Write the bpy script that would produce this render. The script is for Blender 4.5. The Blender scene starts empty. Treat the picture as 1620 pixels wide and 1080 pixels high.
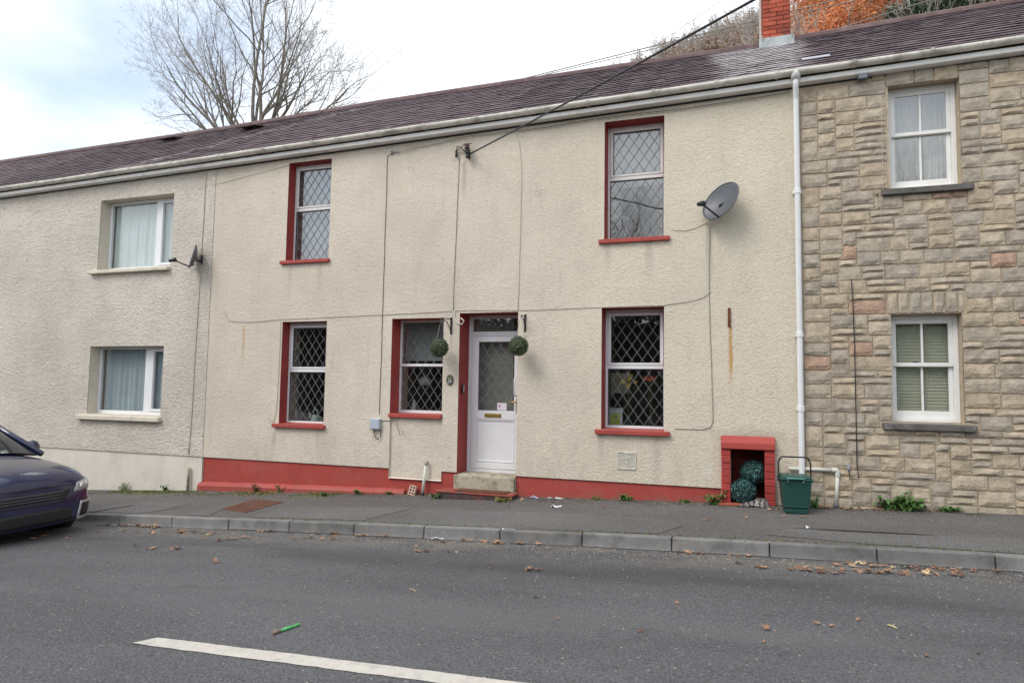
import bpy, bmesh, math, random
from mathutils import Vector, Matrix, Euler, noise
rnd = random.Random(7)
sc = bpy.context.scene
COL = sc.collection
R = math.radians

# ------------------------------------------------------------------ camera
F_PX, YAW, PIT, ROL = 1040.0, R(18.93), R(4.06), R(.862)
CAM = Vector((0, -8.7, 1.40))
_d = Vector((-math.sin(YAW)*math.cos(PIT), math.cos(YAW)*math.cos(PIT), math.sin(PIT)))
_r = Vector((math.cos(YAW), math.sin(YAW), 0)); _u = _r.cross(_d)
_r2 = math.cos(ROL)*_r + math.sin(ROL)*_u
_u2 = -math.sin(ROL)*_r + math.cos(ROL)*_u
cd = bpy.data.cameras.new('camera'); cam = bpy.data.objects.new('camera', cd); COL.objects.link(cam)
cd.sensor_width = 36; cd.lens = F_PX/1620*36; cd.clip_start = .05; cd.clip_end = 4000
M = Matrix((_r2, _u2, -_d)).transposed().to_4x4(); M.translation = CAM
cam.matrix_world = M
sc.camera = cam
sc.render.resolution_x, sc.render.resolution_y = 1024, 682

# ------------------------------------------------------------------ sky, sun, exposure
SUN_EL, SUN_AZ = 48, 215          # azimuth measured from +Y towards +X
w = bpy.data.worlds.new('World'); sc.world = w; w.use_nodes = True
nt = w.node_tree; nt.nodes.clear()
def N(nt, t, **k):
    n = nt.nodes.new(t)
    for a, b in k.items(): setattr(n, a, b)
    return n
def L(nt, a, b): nt.links.new(a, b)
ray0 = Vector((-.80, .52, .30)).normalized()      # a thin patch in the cloud low on the left
out = N(nt, 'ShaderNodeOutputWorld'); bg = N(nt, 'ShaderNodeBackground'); bg.inputs[1].default_value = .1
sky = N(nt, 'ShaderNodeTexSky', sky_type='NISHITA'); sky.sun_disc = False
sky.sun_elevation = R(SUN_EL); sky.sun_rotation = R(SUN_AZ)
tc = N(nt, 'ShaderNodeTexCoord'); mp = N(nt, 'ShaderNodeMapping'); mp.inputs['Scale'].default_value = (1, 1, 1.8)
mp.inputs['Location'].default_value = (.35, .2, 0)
nz = N(nt, 'ShaderNodeTexNoise'); nz.inputs['Scale'].default_value = 2.1; nz.inputs['Detail'].default_value = 5; nz.inputs['Roughness'].default_value = .5
cr = N(nt, 'ShaderNodeValToRGB'); cr.color_ramp.elements[0].position = .36; cr.color_ramp.elements[1].position = .55
cr.color_ramp.elements[0].color = (.42, .42, .42, 1)
mx = N(nt, 'ShaderNodeMix', data_type='RGBA'); mx.inputs['B'].default_value = (8.8, 9.2, 9.6, 1)
hs = N(nt, 'ShaderNodeMix', data_type='RGBA', blend_type='ADD'); hs.inputs[0].default_value = 1
hs.inputs['B'].default_value = (1.8, 2.2, 2.6, 1)
L(nt, tc.outputs['Generated'], mp.inputs[0]); L(nt, mp.outputs[0], nz.inputs['Vector']); L(nt, nz.outputs[0], cr.inputs[0])
vn = N(nt, 'ShaderNodeVectorMath', operation='DOT_PRODUCT'); vn.inputs[1].default_value = ray0
L(nt, tc.outputs['Generated'], vn.inputs[0])
gp = N(nt, 'ShaderNodeMapRange'); gp.inputs['From Min'].default_value = .93; gp.inputs['From Max'].default_value = .998; gp.inputs['To Max'].default_value = .42; L(nt, vn.outputs['Value'], gp.inputs['Value'])
sb_ = N(nt, 'ShaderNodeMath', operation='SUBTRACT', use_clamp=True); L(nt, cr.outputs[0], sb_.inputs[0]); L(nt, gp.outputs[0], sb_.inputs[1]); L(nt, sb_.outputs[0], mx.inputs[0]); L(nt, sky.outputs[0], hs.inputs['A']); L(nt, hs.outputs['Result'], mx.inputs['A'])
L(nt, mx.outputs['Result'], bg.inputs[0]); L(nt, bg.outputs[0], out.inputs[0])
sl = bpy.data.lights.new('sun', 'SUN'); sl.energy = 1.3; sl.angle = R(28); sl.color = (1, .95, .88)
so = bpy.data.objects.new('sun', sl); COL.objects.link(so)
sd = Vector((math.sin(R(SUN_AZ))*math.cos(R(SUN_EL)), math.cos(R(SUN_AZ))*math.cos(R(SUN_EL)), math.sin(R(SUN_EL))))
so.rotation_euler = sd.to_track_quat('Z', 'Y').to_euler()
sc.view_settings.view_transform = 'Standard'; sc.view_settings.look = 'None'
sc.view_settings.exposure = 0.62; sc.view_settings.gamma = 1; sc.view_settings.use_curve_mapping = False

# ------------------------------------------------------------------ geometry helpers
def ray(px, py):
    x = (px-810)/F_PX; y = -(py-540)/F_PX
    return _d + x*_r2 + y*_u2
def at(px, py, Y=0.0):
    a = ray(px, py); return CAM + a*((Y-CAM.y)/a.y)
def gx(X):
    q = lambda v: -.00123699*v*v + .03486733*v + .02328875
    if X < -14: return q(-14) + (X+14)*.0695
    if X > 5: return q(5) + (X-5)*.0225
    return q(X)
KERB_Y, KERB_H = -2.01, .12
def pave(X, Y): return gx(X) + .02*Y
def road(X, Y):
    return gx(X) + .02*KERB_Y - KERB_H + .022*min(max(KERB_Y-Y, 0), 3.2) - .022*max(KERB_Y-3.2-Y, 0)
def onsurf(px, py, f):
    a = ray(px, py); t = 5.0
    for i in range(120):
        P = CAM + a*t; t = .5*t + .5*(f(P.x, P.y)-CAM.z)/a.z
    return CAM + a*t
EAVE = lambda X: 5.196 + .0187*X
RP = [(-30, 7.05), (-15.67, 7.158), (-11.2, 7.182), (-7.02, 7.281), (.4, 7.318), (.93, 7.35), (3.2, 7.42), (12, 7.6)]
def ridge(X):
    for (a, b), (c, d) in zip(RP, RP[1:]):
        if X <= c: return b + (d-b)*(X-a)/(c-a)
    return RP[-1][1]
RIDGE_Y = 3.0

class MB:
    def __init__(s): s.v = []; s.f = []
    def add(s, vs, fs):
        n = len(s.v); s.v += [tuple(v) for v in vs]; s.f += [tuple(i+n for i in f) for f in fs]; return s
    def box(s, x0, x1, y0, y1, z0, z1, m=None):
        vs = [Vector((x, y, z)) for x in (x0, x1) for y in (y0, y1) for z in (z0, z1)]
        if m: vs = [m @ v for v in vs]
        return s.add(vs, [(0,1,3,2), (4,6,7,5), (0,4,5,1), (2,3,7,6), (0,2,6,4), (1,5,7,3)])
    def quad(s, a, b, c, d): return s.add([a, b, c, d], [(0,1,2,3)])
    def hexa(s, p):  # p: 8 points, bottom four then top four
        return s.add(p, [(3,2,1,0), (4,5,6,7), (0,1,5,4), (1,2,6,5), (2,3,7,6), (3,0,4,7)])
    def tube(s, pts, r, n=6, caps=True):
        pts = [Vector(p) for p in pts]; k = len(pts)
        rs = r if isinstance(r, (list, tuple)) else [r]*k
        base = len(s.v); up = None
        for i, p in enumerate(pts):
            t = (pts[min(i+1, k-1)] - pts[max(i-1, 0)])
            t = t.normalized() if t.length > 1e-9 else Vector((0, 0, 1))
            if up is None: up = Vector((0, 0, 1)) if abs(t.z) < .9 else Vector((1, 0, 0))
            a = t.cross(up)
            if a.length < 1e-6: a = t.orthogonal()
            a.normalize(); b = a.cross(t); up = b
            for j in range(n):
                q = 2*math.pi*j/n; s.v.append(tuple(p + (a*math.cos(q)+b*math.sin(q))*rs[i]))
        for i in range(k-1):
            for j in range(n):
                s.f.append((base+i*n+j, base+i*n+(j+1) % n, base+(i+1)*n+(j+1) % n, base+(i+1)*n+j))
        if caps:
            s.f.append(tuple(base+j for j in range(n))[::-1]); s.f.append(tuple(base+(k-1)*n+j for j in range(n)))
        return s
    def lathe(s, prof, n=20, m=None):   # prof (radius, z)
        base = len(s.v); k = len(prof)
        for (r, z) in prof:
            for j in range(n):
                q = 2*math.pi*j/n; v = Vector((r*math.cos(q), r*math.sin(q), z)); s.v.append(tuple(m @ v if m else v))
        for i in range(k-1):
            for j in range(n):
                s.f.append((base+i*n+j, base+i*n+(j+1) % n, base+(i+1)*n+(j+1) % n, base+(i+1)*n+j))
        s.f.append(tuple(base+j for j in range(n))[::-1]); s.f.append(tuple(base+(k-1)*n+j for j in range(n)))
        return s
    def mesh(s, name, mat, smooth=False):
        me = bpy.data.meshes.new(name); me.from_pydata(s.v, [], s.f); me.update()
        if mat: me.materials.append(mat)
        if smooth: me.polygons.foreach_set('use_smooth', [True]*len(me.polygons))
        return me
    def obj(s, name, mat, parent=None, smooth=False, bevel=0, seg=1, fix=False):
        me = s.mesh(name, mat, smooth)
        if fix:
            bm = bmesh.new(); bm.from_mesh(me); bmesh.ops.recalc_face_normals(bm, faces=bm.faces); bm.to_mesh(me); bm.free()
        o = bpy.data.objects.new(name, me); COL.objects.link(o)
        if parent: o.parent = parent
        if bevel:
            b = o.modifiers.new('bevel', 'BEVEL'); b.width = bevel; b.segments = seg; b.limit_method = 'ANGLE'
        return o
def inst(name, me, parent, m):
    o = bpy.data.objects.new(name, me); COL.objects.link(o)
    if parent: o.parent = parent
    o.matrix_local = m; return o
def tag(o, label=None, cat=None, group=None, kind=None):
    if label: o['label'] = label
    if cat: o['category'] = cat
    if group: o['group'] = group
    if kind: o['kind'] = kind
    return o
def thing(name, label, cat, loc=(0, 0, 0), group=None):
    o = bpy.data.objects.new(name, None); COL.objects.link(o); o.location = loc; o.empty_display_size = .1
    return tag(o, label, cat, group)
def copy_tree(o, parent=None):
    c = o.copy(); COL.objects.link(c)
    if parent: c.parent = parent
    for ch in list(o.children): copy_tree(ch, c)
    return c

# ------------------------------------------------------------------ materials
def srgb(r, g, b):
    f = lambda c: (c/255/12.92 if c/255 <= .04045 else ((c/255+.055)/1.055)**2.4)
    return (f(r), f(g), f(b))
def mat(name, col, rough=.75, var=.12, scale=6, bump=0, bscale=60, spec=.3, metal=0, rand=0, stretch=None, col2=None, dirt=None, dscale=1.2, dpos=(.5, .7), bdist=.01):
    m = bpy.data.materials.new(name); m.use_nodes = True; t = m.node_tree; b = t.nodes['Principled BSDF']
    b.inputs['Roughness'].default_value = rough; b.inputs['Specular IOR Level'].default_value = spec; b.inputs['Metallic'].default_value = metal
    ge = N(t, 'ShaderNodeNewGeometry'); vec = ge.outputs['Position']
    if stretch:
        mpn = N(t, 'ShaderNodeMapping'); mpn.inputs['Scale'].default_value = stretch; L(t, vec, mpn.inputs[0]); svec = mpn.outputs[0]
    else: svec = vec
    n = N(t, 'ShaderNodeTexNoise'); n.inputs['Scale'].default_value = scale; n.inputs['Detail'].default_value = 5; n.inputs['Roughness'].default_value = .62
    L(t, svec, n.inputs['Vector'])
    r = N(t, 'ShaderNodeValToRGB'); e = r.color_ramp.elements
    e[0].position = .3; e[1].position = .7
    a = col; c2 = col2 or col
    e[0].color = tuple(max(0, c*(1-var)) for c in a)+(1,); e[1].color = tuple(min(1, c*(1+var)) for c in c2)+(1,)
    L(t, n.outputs[0], r.inputs[0]); cur = r.outputs[0]
    if rand:
        oi = N(t, 'ShaderNodeObjectInfo'); mr = N(t, 'ShaderNodeMapRange'); mr.inputs['To Min'].default_value = 1-rand; mr.inputs['To Max'].default_value = 1+rand
        L(t, oi.outputs['Random'], mr.inputs['Value'])
        x = N(t, 'ShaderNodeMix', data_type='RGBA', blend_type='MULTIPLY'); x.inputs[0].default_value = 1
        L(t, cur, x.inputs['A']); L(t, mr.outputs[0], x.inputs['B']); cur = x.outputs['Result']
    if dirt:
        n2 = N(t, 'ShaderNodeTexNoise'); n2.inputs['Scale'].default_value = dscale; n2.inputs['Detail'].default_value = 8; n2.inputs['Roughness'].default_value = .68
        L(t, vec, n2.inputs['Vector'])
        r2 = N(t, 'ShaderNodeMapRange'); r2.inputs['From Min'].default_value = dpos[0]; r2.inputs['From Max'].default_value = dpos[1]; L(t, n2.outputs[0], r2.inputs['Value'])
        x = N(t, 'ShaderNodeMix', data_type='RGBA'); x.inputs['B'].default_value = tuple(dirt)+(1,)
        L(t, r2.outputs[0], x.inputs[0]); L(t, cur, x.inputs['A']); cur = x.outputs['Result']
    L(t, cur, b.inputs['Base Color'])
    if bump:
        n3 = N(t, 'ShaderNodeTexNoise'); n3.inputs['Scale'].default_value = bscale; n3.inputs['Detail'].default_value = 4; L(t, vec, n3.inputs['Vector'])
        bp = N(t, 'ShaderNodeBump'); bp.inputs['Strength'].default_value = bump; bp.inputs['Distance'].default_value = bdist
        L(t, n3.outputs[0], bp.inputs['Height']); L(t, bp.outputs[0], b.inputs['Normal'])
    m['cur'] = ''
    return m
def base_socket(m):
    b = m.node_tree.nodes['Principled BSDF']; return b, b.inputs['Base Color'].links[0].from_socket
def overlay(m, col, fac):          # fac: function(tree) -> socket ; paints a stain of its own over the base colour
    t = m.node_tree; b, s = base_socket(m)
    x = N(t, 'ShaderNodeMix', data_type='RGBA'); x.inputs['B'].default_value = tuple(col)+(1,)
    L(t, s, x.inputs['A']); L(t, fac(t), x.inputs[0]); L(t, x.outputs['Result'], b.inputs['Base Color'])
def math_n(t, op, a, b=None, c=None):
    n = N(t, 'ShaderNodeMath', operation=op)
    for i, v in enumerate((a, b, c)):
        if v is None: continue
        if hasattr(v, 'is_linked'): L(t, v, n.inputs[i])
        else: n.inputs[i].default_value = v
    return n.outputs[0]
def pos(t):
    g = N(t, 'ShaderNodeNewGeometry'); s = N(t, 'ShaderNodeSeparateXYZ'); L(t, g.outputs['Position'], s.inputs[0]); return s.outputs
def noise_n(t, scale, detail=5, stretch=(1, 1, 1), rough=.6):
    g = N(t, 'ShaderNodeNewGeometry'); mpn = N(t, 'ShaderNodeMapping'); mpn.inputs['Scale'].default_value = stretch; L(t, g.outputs['Position'], mpn.inputs[0])
    n = N(t, 'ShaderNodeTexNoise'); n.inputs['Scale'].default_value = scale; n.inputs['Detail'].default_value = detail; n.inputs['Roughness'].default_value = rough
    L(t, mpn.outputs[0], n.inputs['Vector']); return n.outputs[0]
def ramp01(t, s, a, b):
    n = N(t, 'ShaderNodeMapRange'); n.inputs['From Min'].default_value = a; n.inputs['From Max'].default_value = b
    n.interpolation_type = 'SMOOTHSTEP'; L(t, s, n.inputs['Value']); return n.outputs[0]
def blob(t, cx, cz, rx, rz, soft=.6, nscale=8, namt=.5):   # elliptical smudge on the facade with a ragged edge
    p = pos(t); dx = math_n(t, 'DIVIDE', math_n(t, 'SUBTRACT', p[0], cx), rx); dz = math_n(t, 'DIVIDE', math_n(t, 'SUBTRACT', p[2], cz), rz)
    d = math_n(t, 'SQRT', math_n(t, 'ADD', math_n(t, 'MULTIPLY', dx, dx), math_n(t, 'MULTIPLY', dz, dz)))
    d = math_n(t, 'ADD', d, math_n(t, 'MULTIPLY', math_n(t, 'SUBTRACT', noise_n(t, nscale), .5), namt*2))
    return ramp01(t, d, 1, 1-soft)

def roughcast(name, col, size=34, strength=.75, warm=None):
    m = bpy.data.materials.new(name); m.use_nodes = True; t = m.node_tree; b = t.nodes['Principled BSDF']
    b.inputs['Roughness'].default_value = .92; b.inputs['Specular IOR Level'].default_value = .15
    big = noise_n(t, .55, 6); mid = noise_n(t, 3.2, 6); streak = noise_n(t, 3.0, 5, (3.2, 1, .28))
    r = N(t, 'ShaderNodeMix', data_type='RGBA'); r.inputs['A'].default_value = tuple(c*.93 for c in col)+(1,); r.inputs['B'].default_value = tuple(min(1, c*1.06) for c in col)+(1,)
    L(t, ramp01(t, big, .36, .64), r.inputs[0]); L(t, r.outputs['Result'], b.inputs['Base Color'])
    if warm: overlay(m, warm, lambda t: math_n(t, 'MULTIPLY', ramp01(t, pos(t)[0], -4.5, .6), .65))
    overlay(m, tuple(c*v for c, v in zip(col, (.76, .75, .76))), lambda t: math_n(t, 'MULTIPLY', ramp01(t, streak, .5, .8), .32))
    overlay(m, tuple(c*v for c, v in zip(col, (.74, .72, .70))), lambda t: math_n(t, 'MULTIPLY', ramp01(t, mid, .5, .8), .2))
    # stippled cast: rounded dabs
    g = N(t, 'ShaderNodeNewGeometry'); ds = N(t, 'ShaderNodeTexNoise'); ds.inputs['Scale'].default_value = size*.6; ds.inputs['Detail'].default_value = 3
    L(t, g.outputs['Position'], ds.inputs['Vector'])
    va = N(t, 'ShaderNodeVectorMath', operation='MULTIPLY_ADD'); va.inputs[1].default_value = (.03,)*3
    L(t, ds.outputs['Color'], va.inputs[0]); L(t, g.outputs['Position'], va.inputs[2])
    vo = N(t, 'ShaderNodeTexVoronoi'); vo.feature = 'SMOOTH_F1'; vo.inputs['Scale'].default_value = size; L(t, va.outputs[0], vo.inputs['Vector'])
    n2 = noise_n(t, size*1.2, 4, (1, 1, 1.35)); n3 = noise_n(t, size*.35, 3)
    h = math_n(t, 'ADD', math_n(t, 'MULTIPLY', vo.outputs['Distance'], -.7), math_n(t, 'ADD', n2, math_n(t, 'MULTIPLY', n3, .9)))
    # colour goes darker where the cast is low
    overlay(m, tuple(c*.72 for c in col), lambda t: math_n(t, 'MULTIPLY', ramp01(t, h, .72, .48), .3))
    gp2 = N(t, 'ShaderNodeNewGeometry'); v2 = N(t, 'ShaderNodeTexVoronoi'); v2.inputs['Scale'].default_value = size*1.7; L(t, gp2.outputs['Position'], v2.inputs['Vector'])
    peb = ramp01(t, v2.outputs['Distance'], .55, .1)
    h = math_n(t, 'ADD', h, math_n(t, 'MULTIPLY', peb, .35))
    overlay(m, tuple(c*.66 for c in col), lambda t: math_n(t, 'MULTIPLY', ramp01(t, noise_n(t, 1.1, 7, (1.3, 1, .5), .75), .60, .78), .16))
    h = math_n(t, 'MULTIPLY', h, math_n(t, 'ADD', .78, math_n(t, 'MULTIPLY', ramp01(t, noise_n(t, 1.7, 4), .35, .65), .34)))
    bp = N(t, 'ShaderNodeBump'); bp.inputs['Strength'].default_value = strength; bp.inputs['Distance'].default_value = .026
    L(t, h, bp.inputs['Height']); L(t, bp.outputs[0], b.inputs['Normal'])
    return m

WALL_COL = (.735, .65, .545)
m_cast = roughcast('cream_roughcast', WALL_COL, 60, .62, (.775, .695, .545))
m_cast_l = roughcast('pale_roughcast', (.73, .66, .575), 36, 1.0)
m_red = mat('red_paint', (.37, .058, .047), .55, .10, 3, .15, 40, .35, dirt=(.30, .06, .05), dscale=2.5, dpos=(.52, .75))
overlay(m_red, (.40, .10, .085), lambda t: math_n(t, 'MULTIPLY', ramp01(t, noise_n(t, 1.3, 6, (1, 1, 1.6), .7), .45, .7), .6))
overlay(m_red, (.22, .13, .10), lambda t: math_n(t, 'MULTIPLY', math_n(t, 'MULTIPLY', ramp01(t, math_n(t, 'ADD', math_n(t, 'SUBTRACT', pos(t)[2], math_n(t, 'ADD', math_n(t, 'MULTIPLY', pos(t)[0], .043), .01)), math_n(t, 'MULTIPLY', noise_n(t, 7, 5), .16)), .22, .06), ramp01(t, noise_n(t, 16, 5), .35, .65)), .7))
overlay(m_red, (.46, .42, .36), lambda t: math_n(t, 'MULTIPLY', ramp01(t, noise_n(t, 28, 4, (1, 1, 1), .7), .71, .75), .7))
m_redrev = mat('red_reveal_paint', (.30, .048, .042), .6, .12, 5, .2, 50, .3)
m_cream = mat('smooth_cream_paint', (.67, .615, .54), .8, .07, 2.5, .25, 25, .2, dirt=(.52, .47, .40), dscale=2.2, dpos=(.5, .8))
m_sill = mat('cream_sill_paint', (.66, .60, .49), .8, .08, 6, .3, 60, .2, dirt=(.36, .33, .28), dscale=9, dpos=(.52, .75))
m_revl = mat('cream_reveal_paint', (.60, .545, .45), .85, .07, 6, .4, 50, .2)
m_upvc = mat('white_upvc', (.78, .785, .80), .32, .03, 3, 0, 60, .5)
m_upvc_old = mat('aged_upvc', (.70, .68, .655), .4, .07, 5, 0, 60, .45, dirt=(.50, .42, .36), dscale=9, dpos=(.55, .8))
m_wood_white = mat('white_gloss_wood', (.77, .765, .745), .35, .04, 5, 0, 60, .45)
m_lead = mat('lead_strip', (.17, .17, .178), .5, .1, 30, 0, 60, .4)
m_gutter = mat('weathered_gutter', (.66, .63, .56), .6, .18, 5, .1, 40, .35, stretch=(.5, 1, 4), dirt=(.25, .225, .185), dscale=4.2, dpos=(.48, .72))
m_fascia = mat('fascia_board', (.80, .78, .74), .55, .06, 6, .1, 40, .35, dirt=(.50, .46, .40), dscale=4, dpos=(.54, .8))
m_fascia_shade = mat('shadowed_fascia_board', (.24, .22, .19), .7, .2, 6, .1, 40, .2)  # gutter shadow and some grime put into the board's dark colour
m_pipe = mat('white_pipe', (.76, .765, .77), .35, .04, 5, 0, 60, .45, dirt=(.6, .57, .5), dscale=5, dpos=(.55, .85))
m_pipe_grey = mat('pale_waste_pipe', (.60, .61, .55), .45, .08, 6, 0, 60, .4, dirt=(.42, .40, .32), dscale=6, dpos=(.5, .8))
m_black = mat('black_plastic', (.02, .02, .022), .45, .2, 20, 0, 60, .4)
m_cable = mat('grey_cable', (.30, .28, .25), .7, .15, 12, 0, 60, .2)
m_cable_dark = mat('dark_cable', (.06, .058, .055), .6, .2, 12, 0, 60, .2)
m_cable_pale = mat('painted_cable', (.52, .46, .38), .8, .15, 12, 0, 60, .2)
m_stone = None
m_mortar = mat('buff_mortar', (.47, .385, .285), .95, .18, 14, .6, 70, .1)
m_concrete = mat('step_concrete', (.46, .42, .33), .92, .15, 7, .5, 55, .15, dirt=(.13, .11, .075), dscale=7, dpos=(.45, .68))
m_darksill = mat('dark_stone_sill', (.115, .108, .10), .9, .3, 9, .4, 50, .2, dirt=(.30, .29, .27), dscale=6, dpos=(.56, .72))
m_room = mat('room_plaster', (.30, .28, .25), .9, .12, 2)
m_room_dark = mat('room_dark', (.42, .40, .38), .9, .2, 2)
m_jamb = mat('inner_jamb_paint', (.55, .52, .47), .8, .05, 3)
m_brass = mat('brass', (.50, .33, .10), .35, .15, 20, 0, 60, .5, metal=.85)
m_iron = mat('black_iron', (.025, .023, .022), .55, .3, 30, .2, 80, .4)
m_rust = mat('rusty_iron', (.16, .055, .028), .9, .35, 25, .5, 90, .15)
m_bin = mat('green_bin_plastic', (.017, .068, .056), .42, .06, 4, .08, 60, .4)
m_steel = mat('grey_dish_paint', (.10, .105, .12), .42, .08, 4, 0, 60, .45)
m_leaf = mat('weed_leaf', (.075, .16, .04), .6, .35, 14, 0, 60, .3, rand=.3)
m_leafdry = mat('dead_leaf', (.23, .125, .075), .85, .45, 18, .2, 60, .2, rand=.5, col2=(.31, .18, .115))
m_leafpale = mat('pale_dead_leaf', (.46, .34, .21), .85, .3, 18, .2, 60, .2, rand=.3)
m_bark = mat('bark', (.23, .205, .17), .95, .3, 6, .4, 20, .1)
m_twig = mat('twig', (.30, .27, .25), .95, .3, 3)
m_ivy = mat('ivy_leaf', (.045, .085, .03), .6, .4, 5)
m_curtain = mat('pale_blue_curtain', (.74, .82, .84), .9, .06, 3, 0, 60, .1)
m_net = mat('grey_blue_blind', (.40, .45, .53), .9, .05, 3, 0, 60, .1)
m_net2 = mat('pale_blind', (.52, .54, .58), .9, .05, 3, 0, 60, .1)
m_white_curtain = mat('white_curtain', (.62, .62, .61), .9, .05, 3, 0, 60, .1)
m_blind = mat('sage_blind', (.56, .575, .47), .85, .05, 3, 0, 60, .2)
def glass(name, tint=.93, boost=1.55, wob=.15):
    m = bpy.data.materials.new(name); m.use_nodes = True; t = m.node_tree; t.nodes.clear()
    o = N(t, 'ShaderNodeOutputMaterial'); g = N(t, 'ShaderNodeBsdfGlossy'); g.inputs['Roughness'].default_value = .015
    tr = N(t, 'ShaderNodeBsdfTransparent'); tr.inputs[0].default_value = (tint, tint*1.01, tint, 1)
    gg = N(t, 'ShaderNodeNewGeometry'); dp_ = N(t, 'ShaderNodeVectorMath', operation='DOT_PRODUCT'); L(t, gg.outputs['Incoming'], dp_.inputs[0]); L(t, gg.outputs['Normal'], dp_.inputs[1])
    sch = math_n(t, 'ADD', .04, math_n(t, 'MULTIPLY', math_n(t, 'POWER', math_n(t, 'SUBTRACT', 1.0, math_n(t, 'MINIMUM', math_n(t, 'ABSOLUTE', dp_.outputs['Value']), 1.0)), 5.0), .96))
    mxs = N(t, 'ShaderNodeMixShader'); nz = noise_n(t, 2.3, 2)
    bp = N(t, 'ShaderNodeBump'); bp.inputs['Strength'].default_value = wob; bp.inputs['Distance'].default_value = .01; L(t, nz, bp.inputs['Height']); L(t, bp.outputs[0], g.inputs['Normal'])
    L(t, math_n(t, 'MINIMUM', math_n(t, 'MULTIPLY', sch, boost), 1.0), mxs.inputs[0]); L(t, tr.outputs[0], mxs.inputs[1]); L(t, g.outputs[0], mxs.inputs[2]); L(t, mxs.outputs[0], o.inputs[0])
    return m
m_glass = glass('window_glass', .93, 2.5, .2); m_glass_up = glass('upper_window_glass', .9, 4.2, .12)

# slate: every slate its own shade; lime wash, lichen and pale streaks of their own
m_slate = mat('purple_slate', (.108, .080, .088), .8, .22, 9, .35, 60, .25, rand=.30, col2=(.128, .096, .104))
def limewash(t):
    p = pos(t); n = noise_n(t, 4.5, 6, (.6, 1, 1), .7); n2 = noise_n(t, 26, 3, (.35, 1, 2.4))
    b1 = ramp01(t, math_n(t, 'ABSOLUTE', math_n(t, 'SUBTRACT', p[0], .35)), 1.05, .35)
    h = ramp01(t, p[2], 6.0, 7.0)
    v = math_n(t, 'ADD', math_n(t, 'MULTIPLY', b1, math_n(t, 'ADD', math_n(t, 'MULTIPLY', h, .35), .25)), math_n(t, 'ADD', math_n(t, 'MULTIPLY', n, .55), math_n(t, 'MULTIPLY', n2, .35)))
    return math_n(t, 'MULTIPLY', math_n(t, 'MULTIPLY', ramp01(t, v, .56, .80), b1), .88)
overlay(m_slate, (.50, .46, .47), limewash)
overlay(m_slate, (.42, .39, .39), lambda t: math_n(t, 'MULTIPLY', ramp01(t, noise_n(t, 7, 6, (.4, 1, 1.5), .78), .58, .72), .55))
def leftstreak(t):
    p = pos(t)     # pale run of lichen falling to the left
    ln = math_n(t, 'ABSOLUTE', math_n(t, 'SUBTRACT', math_n(t, 'ADD', p[0], math_n(t, 'MULTIPLY', math_n(t, 'SUBTRACT', p[2], 7.2), -1.9)), -7.0))
    return math_n(t, 'MULTIPLY', math_n(t, 'MULTIPLY', ramp01(t, ln, .55, .1), ramp01(t, noise_n(t, 11, 5, (.5, 1, 1.5)), .44, .62)), .7)
overlay(m_slate, (.47, .42, .41), leftstreak)
m_ridge = mat('ridge_tile', (.13, .085, .085), .75, .25, 7, .3, 50, .25, rand=.2)
m_under = mat('roof_underlay', (.05, .035, .038), .9, .2, 6)

# ------------------------------------------------------------------ ground, road, pavement, kerb
def strip(name, ys, f, x0, x1, dx, m, off=0):
    mb = MB(); nx = int((x1-x0)/dx); vs = []
    for i in range(nx+1):
        X = x0 + (x1-x0)*i/nx
        for y in ys: vs.append((X, y, f(X, y)+off))
    k = len(ys); fs = [(i*k+j, (i+1)*k+j, (i+1)*k+j+1, i*k+j+1) for i in range(nx) for j in range(k-1)]
    mb.add(vs, fs); o = mb.obj(name, m, smooth=True, fix=True)
    if o.data.polygons[0].normal.z < 0:
        o.data.flip_normals()
    return tag(o, kind='structure')
def asphalt(name, col, speck, sdens, bscale, patchy):
    m = bpy.data.materials.new(name); m.use_nodes = True; t = m.node_tree; b = t.nodes['Principled BSDF']
    b.inputs['Roughness'].default_value = .82; b.inputs['Specular IOR Level'].default_value = .3
    r = N(t, 'ShaderNodeMix', data_type='RGBA'); r.inputs['A'].default_value = tuple(c*.82 for c in col)+(1,); r.inputs['B'].default_value = tuple(c*1.15 for c in col)+(1,)
    L(t, ramp01(t, noise_n(t, .8, 6, (.35, 1, 1)), .35, .65), r.inputs[0]); L(t, r.outputs['Result'], b.inputs['Base Color'])
    def vor(t, s, th0, th1, rndmin):
        g = N(t, 'ShaderNodeNewGeometry'); v = N(t, 'ShaderNodeTexVoronoi'); v.inputs['Scale'].default_value = s; L(t, g.outputs['Position'], v.inputs['Vector'])
        sp = N(t, 'ShaderNodeSeparateColor'); L(t, v.outputs['Color'], sp.inputs[0])
        return math_n(t, 'MULTIPLY', ramp01(t, v.outputs['Distance'], th1, th0), ramp01(t, sp.outputs[0], rndmin, rndmin+.04))
    overlay(m, tuple(c*.5 for c in col), lambda t: math_n(t, 'MULTIPLY', ramp01(t, noise_n(t, 60, 2), .5, .62), .8))
    overlay(m, tuple(c*1.9 for c in col), lambda t: math_n(t, 'MULTIPLY', ramp01(t, noise_n(t, 75, 2), .55, .66), .7))
    overlay(m, speck, lambda t: math_n(t, 'MULTIPLY', vor(t, 70, .15, .45, 1-sdens), .7))
    overlay(m, tuple(c*1.6 for c in speck), lambda t: math_n(t, 'MULTIPLY', vor(t, 26, .08, .26, 1-sdens*.8), .75))
    bp = N(t, 'ShaderNodeBump'); bp.inputs['Strength'].default_value = .8; bp.inputs['Distance'].default_value = .012
    hh = math_n(t, 'ADD', noise_n(t, bscale, 3), math_n(t, 'MULTIPLY', noise_n(t, bscale*2.2, 2), .6))
    L(t, hh, bp.inputs['Height']); L(t, bp.outputs[0], b.inputs['Normal'])
    return m
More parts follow.
